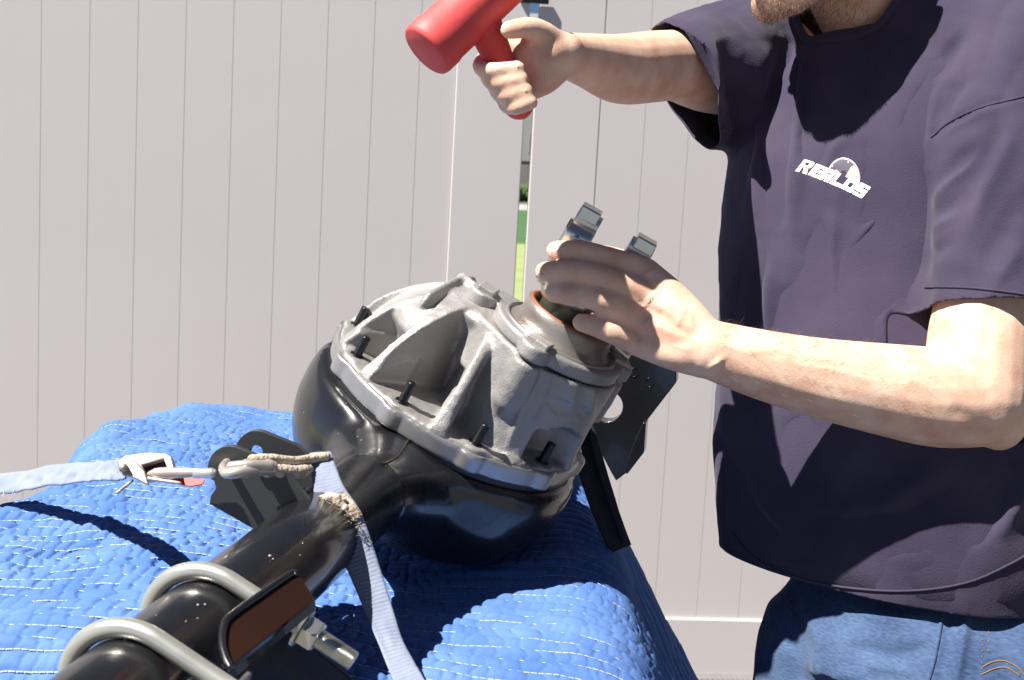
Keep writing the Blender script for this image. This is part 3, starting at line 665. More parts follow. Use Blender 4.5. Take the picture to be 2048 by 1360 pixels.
# near hand: metacarpals, four fingers, thumb behind the yoke
WR = (1418, 698, 1.182, 57)
MCP = [(1288, 545, 1.208, 32), (1298, 596, 1.196, 33), (1290, 641, 1.194, 31), (1276, 686, 1.198, 28)]
for k, m in enumerate(MCP): bodyp.append(cap([(WR[0]-8, WR[1]-26+16*k, WR[2], 38), (lerp(WR[0], m[0], .5)+4-k*2, lerp(WR[1]-22+15*k, m[1], .5), lerp(WR[2], m[2], .5)-.004, 37), m], n=14))
FNG = [[(1288, 545, 1.208, 31), (1238, 526, 1.203, 27), (1205, 515, 1.200, 25), (1160, 503, 1.205, 23), (1112, 501, 1.214, 20)],
       [(1298, 596, 1.196, 31), (1240, 568, 1.188, 26), (1185, 550, 1.186, 24.5), (1135, 541, 1.193, 22.5), (1089, 543, 1.205, 20)],
       [(1290, 641, 1.194, 29), (1235, 612, 1.185, 26), (1190, 597, 1.183, 24.5), (1148, 588, 1.189, 23), (1108, 586, 1.199, 20)],
       [(1276, 686, 1.198, 27), (1240, 671, 1.190, 24.5), (1212, 660, 1.187, 23), (1188, 651, 1.190, 21.5), (1163, 645, 1.197, 19)]]
for f in FNG: bodyp.append(cap(f, n=24))
bodyp.append(cap([(1385, 655, 1.21, 40), (1330, 590, 1.262, 34), (1285, 545, 1.285, 27), (1240, 520, 1.293, 23), (1205, 508, 1.29, 19)], n=20))
bodyp.append(cap([(1385, 700, 1.185, 50), (1330, 690, 1.20, 38), (1300, 690, 1.205, 32)], n=10))
# far (right) arm and fist
bodyp += [cap([(1545, 125, 1.62, .058), (1440, 140, 1.53, .050), (1348, 134, 1.465, 66)]),
          cap([(1352, 130, 1.468, 69), (1300, 134, 1.44, 71), (1240, 138, 1.40, 69), (1175, 121, 1.36, 54), (1120, 108, 1.325, 43)], n=24),
          cap([(1125, 108, 1.325, 44), (1092, 112, 1.318, 50), (1066, 124, 1.325, 47)]), cap([(1120, 118, 1.325, 40), (1085, 150, 1.325, 40), (1060, 168, 1.33, 34)])]
for k in range(4):
    dx, dy = 17*k, 25*k
    bodyp.append(cap([(1082-2*k, 92+dy*.9, 1.345, 24), (1030+dx*.4, 92+dy, 1.362, 20), (978+dx, 112+dy, 1.352, 18), (961+dx, 133+dy, 1.325, 16.5), (982+dx, 140+dy, 1.272, 16), (1036+dx*.5, 136+dy*.92, 1.258, 15.5)], n=30))
bodyp.append(cap([(1105, 92, 1.315, 36), (1080, 66, 1.292, 27), (1052, 56, 1.276, 22), (1018, 60, 1.272, 19)], n=18))
# legs and feet
HIP = PM(1880, 1215, 1.415)
for s in (-1, 1):
    hj = HIP+SH*.086*s; kn = hj*[1, 1, 0]+np.array([0, 0, .48])+CH*.03; an = hj*[1, 1, 0]+np.array([0, 0, .09]); 
    bodyp.append(tube(spline([hj+WUP*.03, hj-WUP*.12, kn, lerp(kn, an, .35)-CH*.012, an], 20), np.interp(np.linspace(0, 1, 20), [0, .25, .5, .66, 1], [.074, .072, .056, .054, .04]), 24, round_ends=4))
    bodyp.append(tube([an-WUP*.045-CH*.03, an-WUP*.055+CH*.06, an-WUP*.062+CH*.14], [.040, .036, .026], 18, round_ends=4))
bodyp.append(tube([HIP+WUP*.12-CH*.02, HIP-CH*.02, HIP-WUP*.05-CH*.02], [.095, .098, .09], 32, round_ends=4))
pe = thing('person', 'man in a dark T-shirt and blue jeans holding a yoke and swinging a red mallet', 'person', (HIP[0], HIP[1], 0))
VB, FB, EB = voxel(join(*bodyp), .0026, 3)
# relief of tendons, veins and finger creases on the near hand and arm
HM = [([(1305, 560), (1350, 610), (1400, 665)], 9, .0012), ([(1312, 604), (1360, 640), (1405, 680)], 9, .0013), ([(1302, 646), (1350, 668), (1405, 692)], 9, .0011),
      ([(1345, 575), (1365, 620), (1350, 665)], 5, .0008), ([(1300, 665), (1340, 690), (1395, 700)], 6, .0008),
      ([(1292, 545), (1296, 552)], 16, .0016), ([(1298, 596), (1303, 600)], 17, .0022), ([(1292, 641), (1296, 644)], 16, .0022), ([(1278, 684), (1282, 686)], 14, .0016),
      ([(1430, 722), (1436, 730)], 17, .0030), ([(1330, 640), (1375, 655), (1400, 690)], 4, .0007), ([(1340, 590), (1380, 630), (1390, 670)], 4, .0006), ([(1560, 700), (1600, 730), (1680, 740), (1760, 770)], 6, .0006), ([(1450, 690), (1500, 705), (1560, 700)], 6, .0007), ([(1228, 520), (1225, 546)], 3, -.0005), ([(1170, 538), (1168, 562)], 3, -.0004), ([(1300, 575), (1330, 585)], 7, -.0012), ([(1298, 620), (1330, 630)], 7, -.0012), ([(1284, 664), (1312, 668)], 7, -.0012), ([(1205, 505), (1202, 530)], 3, -.0007), ([(1214, 508), (1212, 532)], 3, -.0006), ([(1186, 540), (1183, 565)], 3, -.0006),
      ([(1190, 588), (1188, 612)], 3, -.0007), ([(1180, 586), (1178, 608)], 3, -.0005), ([(1213, 650), (1210, 674)], 3, -.0006), ([(1150, 496), (1149, 518)], 3, -.0004),
      ([(1520, 690), (1640, 715), (1760, 730)], 9, .0007), ([(1480, 735), (1600, 780), (1720, 812)], 12, .0009), ([(1900, 810), (1950, 850), (1985, 862)], 18, -.0016)]
VB = relief(VB, FB, HM, 1.0, 1.28)
part('body', (VB, FB), M['skin'], pe)
bvB = bvh_of(VB, FB)
def patch(name, bvh, cx, cy, rx, ry, ang, m, parent, off=.0008, n=7):
    """small curved patch laid on a surface"""
    V, Fc = [], []; ca, sa = math.cos(math.radians(ang)), math.sin(math.radians(ang))
    rings = 4
    c = drop(bvh, cx, cy, off*1.6)
    if c is None: return
    V.append(c)
    for r in range(1, rings+1):
        for k in range(16):
            a = 2*math.pi*k/16; ex = math.copysign(abs(math.cos(a))**.7, math.cos(a))*rx*r/rings; ey = math.copysign(abs(math.sin(a))**.7, math.sin(a))*ry*r/rings
            p = drop(bvh, cx+ex*ca-ey*sa, cy+ex*sa+ey*ca, off*(1.6 if r < rings else .1)); V.append(p if p is not None else c)
    for k in range(16): Fc.append([0, 1+k, 1+(k+1) % 16])
    for r in range(rings-1):
        for k in range(16): a, b = 1+r*16+k, 1+r*16+(k+1) % 16; Fc.append([a, a+16, b+16, b])
    part(name, (V, Fc), m, parent)
for cx, cy, rx, ry, an in ((1110, 507, 13, 9, -4), (1080, 551, 9, 6, 12)): patch('finger_nail', bvB, cx, cy, rx, ry, an, M['nail'], pe)

# ---- jeans
jp = [torso([(1822, 1080, 1.425, .130, .098), (1832, 1150, 1.415, .138, .112), (1852, 1230, 1.395, .142, .130), (1868, 1330, 1.38, .142, .142)], 1.0)]
for s in (-1, 1):
    hj = HIP+SH*.086*s; hj = hj+CH*.045; kn = hj*[1, 1, 0]+np.array([0, 0, .48])+CH*.035; an = hj*[1, 1, 0]+np.array([0, 0, .05])
    jp.append(tube(spline([hj-WUP*.05, hj-WUP*.14+CH*.01, kn, an], 20), np.interp(np.linspace(0, 1, 20), [0, .3, .6, 1], [.092, .090, .080, .072]), 30, round_ends=4))
VJ, FJ, EJ = voxel(join(*jp), .0042, 6)
JM = [([(1935, 1195), (1925, 1290), (1905, 1400)], 9, .006), ([(1600, 1180), (1640, 1290), (1630, 1400)], 12, .004), ([(1700, 1215), (1800, 1240), (1880, 1235)], 16, .003),
      ([(1700, 1290), (1790, 1310), (1870, 1290)], 14, -.004), ([(1560, 1220), (1590, 1300), (1590, 1390)], 14, -.005), ([(1900, 1200), (1893, 1290), (1870, 1400)], 6, -.003), ([(1730, 1330), (1830, 1345)], 10, .003)]
VJ = relief(VJ, FJ, JM, 1.1, 2)
VJ = VJ+vnormals(VJ, FJ)*(.003*(vn(VJ[:, 0]*40+VJ[:, 1]*25, VJ[:, 2]*40, 3)-.5))[:, None]
jo = part('jeans', (VJ, FJ), M['denim'], pe)
bvJ = bvh_of(VJ, FJ)
def thread(name, bvh, pts, r, m, parent, off=.0004, dash=None, step=4):
    q = [drop(bvh, x, y, off) for x, y in polyline_px([tuple(p) for p in spline(np.array(pts, float), max(12, len(pts)*6))], step)]
    q = [p for p in q if p is not None]
    if len(q) < 3: return
    if dash:
        segs = [tube(q[i:i+dash[0]], r, 6) for i in range(0, len(q)-dash[0], dash[0]+dash[1]-1) if len(q[i:i+dash[0]]) > 1]; vf = join(*segs)
    else: vf = tube(q, r, 7)
    part(name, vf, m, parent)
for pts in ([(1968, 1190), (1990, 1183), (2020, 1187), (2060, 1203)], [(1968, 1202), (1995, 1199), (2030, 1201), (2060, 1206)], [(1965, 1334), (1985, 1324), (2010, 1322), (2035, 1335), (2055, 1358)], [(1965, 1348), (1990, 1337), (2015, 1336), (2040, 1352)]):
    thread('seam_stitching', bvJ, pts, .0005, M['stitch'], jo)
for pts in ([(1966, 1205), (1965, 1260), (1963, 1355)], [(1976, 1210), (1977, 1260), (1976, 1310)], [(1888, 1222), (1882, 1260), (1871, 1318)]):
    thread('seam_stitching', bvJ, pts, .0004, M['stitchg'], jo, dash=(2, 2), step=3)
thread('outer_seam', bvJ, [(1886, 1216), (1880, 1255), (1868, 1320), (1852, 1375)], .0022, M['denim'], jo, .0)

# ---- T-shirt
sp_ = [torso(RINGS, 1.0),
       tube(spline([PM(2022, 148, 1.36), PM(1900, 88, 1.42), PM(1775, 50, 1.485), PM(1640, 95, 1.55), PM(1540, 128, 1.62)], 24), np.interp(np.linspace(0, 1, 24), [0, .25, .5, .75, 1], [.072, .072, .078, .074, .078]), 28, round_ends=5),
       tube([PM(1772, 130, 1.50), PM(1752, 20, 1.488), PM(1742, -60, 1.475)], [.076, .068, .066], 28, round_ends=4),
       cap([(2026, 145, 1.36, .074), (2016, 240, 1.325, .079), (2006, 400, 1.275, .079), (1998, 560, 1.237, .0790), (1996, 690, 1.217, .0785)], seg=28, n=26, ends=0),
       cap([(1560, 118, 1.63, .084), (1455, 132, 1.54, .076), (1385, 150, 1.49, .066), (1330, 165, 1.455, .062)], seg=28, n=22, ends=0),
       cap([(1500, 190, 1.56, .066), (1440, 215, 1.52, .050), (1395, 225, 1.49, .040)], seg=24)]
VS, FS, ES = voxel(join(*sp_), .0040, 7)
SM = [  # valleys (-) and ridges (+)
    ([(1585, 60), (1572, 150), (1555, 260), (1548, 380), (1560, 480)], 17, -.010), ([(1608, 70), (1598, 170), (1590, 300), (1588, 420), (1575, 560)], 14, .007),
    ([(1530, 70), (1528, 180), (1515, 320), (1500, 460)], 15, .006), ([(1500, 120), (1490, 220), (1486, 300), (1470, 420)], 12, -.008),
    ([(1455, 60), (1468, 130), (1482, 200), (1488, 270)], 13, -.010), ([(1420, 60), (1440, 150), (1462, 230)], 11, .005), ([(1345, 110), (1385, 190), (1450, 270)], 8, -.004), ([(1400, 90), (1425, 170), (1455, 235)], 9, -.006),
    ([(1870, 150), (1840, 230), (1826, 310), (1822, 360)], 13, -.010), ([(1900, 130), (1866, 210), (1848, 290), (1840, 360)], 11, .007), ([(1930, 140), (1890, 200), (1868, 260)], 11, -.008),
    ([(1838, 330), (1836, 420), (1832, 520), (1836, 640)], 15, -.009), ([(1806, 350), (1782, 450), (1750, 560), (1730, 650)], 16, -.011), ([(1846, 300), (1790, 385), (1730, 440)], 9, -.007), ([(1842, 330), (1785, 415), (1722, 475)], 8, .005), ([(1836, 360), (1770, 455), (1700, 530)], 10, -.008), ([(1640, 420), (1632, 520), (1640, 620)], 12, -.005), ([(1665, 400), (1662, 500), (1668, 600)], 10, .004), ([(1625, 110), (1618, 220), (1612, 330)], 9, -.005), ([(1930, 60), (1900, 100), (1880, 150)], 9, -.005),
    ([(1515, 480), (1500, 570), (1490, 680)], 13, -.009), ([(1545, 500), (1535, 590), (1530, 690)], 10, .006), ([(1600, 560), (1585, 640), (1580, 720)], 18, -.010),
    
    ([(1640, 220), (1612, 280), (1595, 340)], 10, -.004), ([(1700, 250), (1660, 310), (1640, 360)], 9, .003), ([(1770, 270), (1755, 330), (1745, 420)], 10, -.004),
    ([(1960, 900), (1860, 950), (1770, 1010), (1690, 1030), (1620, 1000)], 24, .011), ([(1900, 1000), (1800, 1060), (1700, 1070), (1610, 1050)], 22, -.011),
    ([(1500, 900), (1530, 1000), (1600, 1080), (1650, 1110)], 22, .008), ([(1470, 960), (1490, 1040), (1560, 1110)], 16, -.010),
    ([(2048, 920), (2035, 1000), (1990, 1080)], 16, .009), ([(2020, 930), (1990, 1020), (1930, 1090)], 16, -.009), ([(1590, 830), (1600, 900), (1640, 960)], 16, -.006), ([(1720, 880), (1690, 940), (1650, 980)], 18, .006),
    ([(2035, 250), (1990, 330), (1950, 420), (1925, 520)], 15, .006), ([(2010, 240), (1960, 330), (1920, 420)], 13, -.006), ([(1960, 280), (1900, 330), (1860, 380)], 8, -.005), ([(1945, 320), (1890, 370), (1850, 410)], 7, .004), ([(1920, 390), (1880, 420), (1845, 440)], 7, -.004), ([(1910, 430), (1870, 450), (1842, 470)], 6, .003), ([(1900, 480), (1870, 500), (1840, 510)], 7, -.003),
    ([(2048, 400), (2000, 470), (1960, 540)], 14, -.004), ([(2048, 480), (2010, 540), (1990, 570)], 12, .003),
    ([(1860, 272), (1900, 240), (1960, 212), (2048, 190)], 5, -.0035), ([(1868, 282), (1905, 252), (1962, 224), (2048, 202)], 6, .0025), ([(1965, 50), (2000, 90), (2030, 140), (2040, 190)], 4, -.002)]
SM = [(p, w*(1.5 if w > 6 else 1), a*(1.1 if w > 6 else .8)) for p, w, a in SM]
VS = relief(VS, FS, SM, 1.1, 1.75, True)
nS = vnormals(VS, FS)
_l = VS@SH; _h = VS@WUP
VS = VS+nS*(.0075*(np.abs(2*vn(_l*17+.9*_h+1.2*vn(_l*6, _h*7, 51), _h*2.6, 50)-1)-.5)*(.5+vn(_l*5, _h*5, 52)))[:, None]
VS = VS+nS*(.0030*(np.abs(2*vn(_l*34-3.5*_h+1.5*vn(_l*9, _h*9, 61), _h*8+2*_l, 60)-1)**.7-.5)*vn(_l*6, _h*6, 62)*1.6)[:, None]
VS = VS+nS*(.0035*fbm(VS[:, 0]*16+VS[:, 1]*11, VS[:, 2]*9+VS[:, 1]*3, 41)+.0016*fbm(VS[:, 0]*55+VS[:, 1]*40, VS[:, 2]*50, 43))[:, None]
VS = lap(VS, ES, 1)
me = make_mesh('t_shirt', VS-wloc(pe), FS); bm = bmesh.new(); bm.from_mesh(me); bmesh.ops.recalc_face_normals(bm, faces=bm.faces)
o_ = Vector(wloc(pe))
def cut(p, n, near=None):
    """trim away what lies beyond a plane (only within a capsule a-b of radius r, when given)"""
    p = Vector(p)-o_; n = Vector(unit(n))
    if near is None: g = bm.verts[:]+bm.edges[:]+bm.faces[:]; inside = lambda c: True
    else:
        a, b, r = Vector(near[0])-o_, Vector(near[1])-o_, near[2]; ab = b-a
        def inside(c): t = max(0, min(1, (c-a).dot(ab)/ab.length_squared)); return (c-a-ab*t).length < r
        fsn = [f for f in bm.faces if inside(f.calc_center_median())]
        g = list({v for f in fsn for v in f.verts})+list({e for f in fsn for e in f.edges})+fsn
    bmesh.ops.bisect_plane(bm, geom=g, plane_co=p, plane_no=n, dist=1e-6)
    dead = [v for v in bm.verts if (v.co-p).dot(n) > 1e-5 and inside(v.co)]
    bmesh.ops.delete(bm, geom=dead, context='VERTS')
HEMP = PM(1776, 1136, 1.41)
slN = unit(PM(1990, 680, 1.22)-PM(2006, 400, 1.275)); slN = unit(slN+RT*.03)
cut(PM(1990, 640, 1.232), slN, (PM(2004, 420, 1.27), PM(1996, 672, 1.22), .102))
cut(PF(1388, 190, 1.49), D(-.85, -.50, -.12), (PF(1450, 140, 1.53), PF(1290, 170, 1.43), .092))
cut(PM(1742, 52, 1.475), unit(unit(PM(1742, -60, 1.475)-PM(1752, 20, 1.488))+CH*.40), (PM(1752, 40, 1.488), PM(1742, -90, 1.475), .088))
_v, _f = torso(RINGS, .975); _bv = [bm.verts.new(Vector(v)-o_) for v in _v]
for f in _f: bm.faces.new([_bv[i] for i in f]).smooth = True
cut(HEMP, -WUP)
bdv = {v: [e.other_vert(v) for e in v.link_edges if e.is_boundary] for v in bm.verts if v.is_boundary}
for _ in range(10):                             # even out the cut edges of hem, cuffs and collar
    new = {v: v.co*.4+(n[0].co+n[1].co)*.3 for v, n in bdv.items() if len(n) == 2}
    for v, c in new.items(): v.co = c
nk = PM(1747, 40, 1.482); na = unit(PM(1742, -60, 1.475)-PM(1752, 20, 1.488)); nx_ = unit(np.cross(na, FW)); ny_ = np.cross(na, nx_)
bd = [np.array(v.co+o_) for v in bm.verts if v.is_boundary]; bd = [v for v in bd if np.linalg.norm(v-nk) < .14]
bd.sort(key=lambda v: math.atan2((v-nk)@ny_, (v-nk)@nx_)); bd = np.array(bd)
COLLAR = np.array([bd[(np.arange(-6, 7)+i) % len(bd)].mean(0) for i in range(0, len(bd), max(1, len(bd)//60))])
bm.to_mesh(me); bm.free(); me.materials.append(M['shirt'])
ts = bpy.data.objects.new('t_shirt', me); COL.objects.link(ts); ts.parent = pe
md = ts.modifiers.new('thickness', 'SOLIDIFY'); md.thickness = .0016; md.offset = -1
bvS = BVHTree.FromPolygons([tuple(v.co+o_) for v in me.vertices], [tuple(p.vertices) for p in me.polygons])
# hem bands, seams
def offset_px(pts, dy): return [(x, y+dy) for x, y in pts]
hem = [(1462, 1060), (1500, 1108), (1560, 1142), (1640, 1166), (1720, 1178), (1800, 1182), (1880, 1176), (1950, 1160), (2020, 1128), (2060, 1105)]
thread('hem_seam', bvS, hem, .0012, M['shirt'], ts, .0004)
thread('hem_seam', bvS, [(1850, 574), (1880, 574), (1940, 576), (2000, 582), (2055, 590)], .0011, M['shirt'], ts, .0004)
thread('sleeve_seam', bvS, [(1862, 275), (1900, 244), (1960, 216), (2050, 193)], .0011, M['shirt'], ts, .0003)
thread('hem_seam', bvS, [(1345, 85), (1362, 150), (1405, 215), (1462, 268)], .0011, M['shirt'], ts, .0003)
# collar band round the neck
part('collar', tube(np.array(COLLAR), .0052, 14, closed=True), M['shirt'], ts)
# ---- chest print: gauge and block lettering, laid on the cloth
def flat(name, outlines, m, off):
    """px outlines (with optional holes) tessellated finely and dropped on the shirt"""
    V, Fc = [], []
    for loop in outlines:
        loops = [[Vector((x, y, 0)) for x, y in polyline_px(list(l)+[l[0]], 3)[:-1]] for l in loop]
        base = len(V); ptsx = [p for l in loops for p in l]; q = [drop(bvS, p.x, p.y, off) for p in ptsx]
        if any(p is None for p in q): continue
        V += q; Fc += [[i+base for i in t] for t in tessellate_polygon(loops)]
    if V: part(name, (V, Fc), m, ts, False)
A0, A1 = np.array([1603, 330.]), np.array([1733, 384.]); ux = (A1-A0)/np.linalg.norm(A1-A0); uy = np.array([-ux[1], ux[0]])
def lg(x, y):                                   # logo coordinates: x along the word, y down from its middle, slanted letters
    x2 = x-.30*y; bend = .0011*(x-70)**2-2.5
    p = A0+ux*x2+uy*(y+bend*.6); return (p[0], p[1])
def lt(strokes): return [[[lg(x, y) for x, y in l] for l in s] for s in strokes]
Hh = 14; LT = []
def R4(x0, y0, x1, y1): return [(x0, y0), (x1, y0), (x1, y1), (x0, y1)]
LT += lt([[[(-3, -15), (17, -15), (20, -12), (20, -1), (16, 2), (21, Hh), (12, Hh), (8, 4), (5, 4), (5, Hh), (-3, Hh)], [(5, -8.5), (11.5, -8.5), (11.5, -3.5), (5, -3.5)]]])
LT += lt([[[(23, -14), (41, -14), (42, -7), (34, -7), (34, -4), (42, -4), (42, 4), (34, 4), (34, 6.5), (42, 6.5), (42, Hh), (23, Hh)]]])
LT += lt([[[(43, -14), (65, -14), (67, -11), (67, Hh), (56.5, Hh), (56.5, 8), (54, 8), (54, Hh), (43, Hh)], [(51, -5), (60, -5), (60, -2.4), (51, -2.4)]]])
LT += lt([[[(69, -13), (77, -13), (77, 6), (93, 6), (93, Hh), (69, Hh)]]])
LT += lt([[[(95, -14), (116, -14), (118, -12), (118, Hh-2), (116, Hh), (95, Hh), (94, Hh-2), (94, -12)], [(102, -5), (110, -5), (110, 5), (102, 5)]]])
LT += lt([[[(120, -14), (141, -14), (142, -7), (130, -7), (130, -4.5), (142, -4.5), (141, Hh), (120, Hh), (119, 7), (132, 7), (132, 4.5), (119, 4.5)]]])
flat('print_lettering', LT, M['print'], .0005)
gc = np.array([1687, 356.]); ar = lambda r, a: (gc[0]+r*.82*math.cos(math.radians(a)), gc[1]+r*math.sin(math.radians(a)))
flat('print_gauge', [[[ar(39, a) for a in range(195, 361, 11)] + [ar(14, a) for a in range(360, 194, -20)]]], M['printd'], .0002)
flat('print_gauge', [[[ar(40.5, a) for a in range(190, 325, 9)] + [ar(37.5, a) for a in range(324, 189, -9)]]] + [[[ar(38, a-1.6), ar(38, a+1.6), ar(22, a+1.8), ar(17, a+5), ar(17, a-5), ar(22, a-1.8)]] for a in (222, 243, 266, 290)], M['print'], .0004)
flat('print_gauge', [[[ar(40.5, a) for a in range(318, 375, 9)] + [ar(5, 330), ar(30, 310)]]], M['printr'], .00045)

# ---- beard, hair, arm hair, eyes
def strands(bvh, spots, ln, dirf, w, m, parent, name, off=.0):
    V, Fc = [], []
    for x, y in spots:
        o = Vector(CAM); r = Vector(unit(P(x, y, 1)-CAM)); h = bvh.ray_cast(o, r)
        if h[0] is None or h[3] > 1.75: continue
        n = np.array(h[1]); n = n if n@np.array(r) < 0 else -n; p = np.array(h[0]); d = unit(dirf(x, y)+RNG.normal(0, .28, 3)+n*.45); l = ln*RNG.uniform(.5, 1.25)
        s = unit(np.cross(d, np.array(r)))*w; b = len(V); mid = p+d*l*.5+n*l*.12
        V += [p-s, p+s, mid+s*.7, mid-s*.7, p+d*l]; Fc += [[b, b+1, b+2, b+3], [b+3, b+2, b+4]]
    if V: part(name, (V, Fc), m, parent, False, kind='stuff')
spots = []
while len(spots) < 1900:
    x, y = RNG.uniform(1500, 1760), RNG.uniform(-60, 60)
    if y < 52-.0*x and (x < 1660 or RNG.random() < max(0, (1750-x)/110)): spots.append((x, y))
spots += [(RNG.uniform(1515, 1650), RNG.uniform(5, 55)) for _ in range(600)]
headbv = bvB
strands(headbv, spots, .0050, lambda x, y: D(-.15, -1, .1), .00016, M['hairm'], pe, 'beard')
ah = [(RNG.uniform(1440, 1860), 0) for _ in range(700)]
ah = [(x, lerp(640+.10*(x-1430), 760+.25*(x-1430), RNG.beta(.8, 1.6))) for x, _ in ah]
strands(bvB, ah, .010, lambda x, y: D(.8, .10, -.1), .00008, M['hairm'], pe, 'arm_hair')
hv = ball(H(-.030, .052), (.100, .092, .084), HA, 4)
k = (hv[0]-HC)@HU > .012+.65*np.maximum(0, (hv[0]-HC)@FD); keep = [f for f in hv[1] if all(k[i] for i in f)]
part('hair', (hv[0]+RNG.normal(0, .0012, hv[0].shape), keep), M['hairm'], pe)
for s in (-1, 1):
    e_ = part('eye', ball(H(.074, .018, s*.031), .0125, n=3), M['white'], pe)
    part('iris', ball(H(.0835, .016, s*.031), .0055, n=2), M['darkm'], e_)

# ------------------------------------------------------------------ red mallet
ml = thing('mallet', 'red dead blow mallet held up in the far hand of the man', 'mallet', P(985, 100, 1.11))
hd0 = P(850, 104, 1.09); hdd = unit(P(955, 6, 1.108)-hd0)
hn = unit(np.cross(hdd, FW))
part('head', lathe(hd0, hdd, hn, [(0.0000, 0.0234), (0.0013, 0.0252), (0.0053, 0.0263), (0.0177, 0.0263), (0.0212, 0.0252), (0.1078, 0.0252), (0.1113, 0.0263), (0.1237, 0.0263), (0.1277, 0.0252), (0.1290, 0.0234)], 64), M['redp'], ml, True, sharp=40)
ha, hb = P(950, 8, 1.112), P(1037, 208, 1.116)
hp = [lerp(ha, hb, t) for t in np.linspace(0, 1, 24)]
part('handle', tube(np.array(hp), np.interp(np.linspace(0, 1, 24), [0, .12, .3, .6, .9, 1], [.0175, .0170, .0155, .0128, .0136, .0140]), 28, round_ends=5), M['redp'], ml)
part('handle_band', tube([lerp(ha, hb, .965), lerp(ha, hb, .995)], [.0149, .0149], 28), M['rubber'], ml)

# ------------------------------------------------------------------ tie-down straps, hooks and buckle
webbing_bump(M['web'], 60)
def ribbon_part(name, pts, wd, width, th, m, parent, n=60, wob=0., label=None):
    p = spline(np.array([P(*q) for q in pts]), n); w = spline(np.array(wd, float), n); wi = np.interp(np.linspace(0, 1, n), np.linspace(0, 1, len(width)), width)
    T_ = np.gradient(p, axis=0); T_ /= np.linalg.norm(T_, axis=1)[:, None]; w = w-T_*(w*T_).sum(1)[:, None]; w /= np.linalg.norm(w, axis=1)[:, None]; nr = np.cross(T_, w)
    if (nr*(CAM-p)).sum() < 0: nr = -nr
    K = 15; V = []; s = np.linspace(-.5, .5, K)
    arc = np.concatenate([[0], np.cumsum(np.linalg.norm(np.diff(p, axis=0), axis=1))])
    rows = int(arc[-1]/.0011); R = np.linspace(0, arc[-1], rows); I = lambda A: np.stack([np.interp(R, arc, A[:, c]) for c in range(3)], 1)
    p, w, nr, wi = I(p), I(w), I(nr), np.interp(R, arc, wi)
    rib = .00032*np.cos(R*2*math.pi/.0034)
    top = p[:, None]+w[:, None]*(s[None, :, None]*wi[:, None, None])+nr[:, None]*(rib[:, None]*(1-np.abs(2*s)**8)+wob*(vn(R[:, None]*70, s[None]*4, 3)-.5)-.0006*np.abs(2*s)**10+RNG.normal(0, .00012, (rows, K)))[..., None]
    bot = top-nr[:, None]*th
    V = np.concatenate([top.reshape(-1, 3), bot.reshape(-1, 3)]); i = np.arange(rows*K).reshape(rows, K); n2 = rows*K
    Fc = np.stack([i[:-1, :-1], i[:-1, 1:], i[1:, 1:], i[1:, :-1]], -1).reshape(-1, 4).tolist(); Fc += [[a+n2 for a in f[::-1]] for f in Fc]
    for k in range(rows-1):
        for c in (0, K-1): Fc.append([i[k, c], i[k+1, c], i[k+1, c]+n2, i[k, c]+n2])
    part(name, (V, Fc), m, parent, label=label)
    return top
s1 = thing('tie_down_strap', 'pale webbing strap with metal buckle and red tab at the left of the blanket', 'strap', P(240, 940, 1.05), 'straps holding the axle')
ribbon_part('webbing', [(-30, 970, 1.40), (10, 965, 1.39), (50, 960, 1.37), (95, 950, 1.34), (150, 945, 1.29), (200, 941, 1.22), (262, 937, 1.075)],
            [D(.05, .75, .5), D(.1, .75, .55), D(.0, .7, .6), D(.0, .65, .65), D(0, .6, .7), D(0, .5, .8), D(0, .5, .8)], [.026, .027, .026, .027, .026, .023, .020], .0015, M['web'], s1, wob=.003)
fr = []
for k in range(5): x = RNG.uniform(5, 60); fr.append(tube([P(x, 978, 1.372), P(x+RNG.uniform(-14, 6), 990+RNG.uniform(0, 8), 1.37), P(x+RNG.uniform(-14, 14), 996+RNG.uniform(0, 12), 1.368)], .00022, 5))
part('loose_threads', join(*fr), M['thread'], s1, kind='stuff')
bp0, bn = P(290, 935, 1.04), unit(D(-.10, .42, -.9))
fo = [(236, 922), (246, 912), (300, 904), (330, 906), (342, 912), (349, 938), (352, 950), (338, 952), (296, 962), (270, 948), (240, 938)]
fi = [(283, 930), (326, 917), (335, 938), (294, 952)]
part('buckle_frame', prism(px_on(fo, bp0, bn), -bn*.007, [px_on(fi, bp0, bn)]), M['dull'], s1, True, sharp=30, bevel=.0012)
part('buckle_cheek', prism(px_on([(236, 921), (248, 912), (270, 920), (288, 940), (297, 970), (274, 958), (262, 953), (244, 950), (236, 938)], bp0+bn*.004, bn), -bn*.004), M['dull'], s1, True, sharp=30, bevel=.0012)
part('buckle_lever', prism([v-bn*.008 for v in px_on([(280, 928), (328, 914), (338, 940), (292, 956)], bp0, bn)], -bn*.004), M['maroon'], s1, True, sharp=30)
part('buckle_bar', tube([P(246, 936, 1.03), P(252, 930, 1.06)], .0035, 14), M['dull'], s1)
part('red_tab', prism(px_on([(296, 958), (300, 945), (345, 940), (352, 950), (410, 958), (404, 968), (380, 972), (352, 966)], bp0-bn*.010, unit(D(0, .5, -.8))), D(0, -.001, .001)), M['redtab'], s1, True, sharp=30)
part('shaft', tube(np.array([P(300+115*t, 948-3*math.sin(t*2), 1.035-.012*t) for t in np.linspace(0, 1, 12)]), [.0025, .0045, .0050, .0050, .0048, .0046, .0046, .0044, .0040, .0036, .0036, .0036], 16, round_ends=3), M['dull'], s1)
part('shaft_collar', tube([P(391, 947, 1.026), P(424, 946, 1.022)], .0043, 18, round_ends=2), M['steel'], s1)
part('clip_arm', tube(spline([P(298, 957, 1.03), P(330, 962, 1.028), P(360, 966, 1.028)], 10), .0016, 8, round_ends=2), M['dull'], s1)
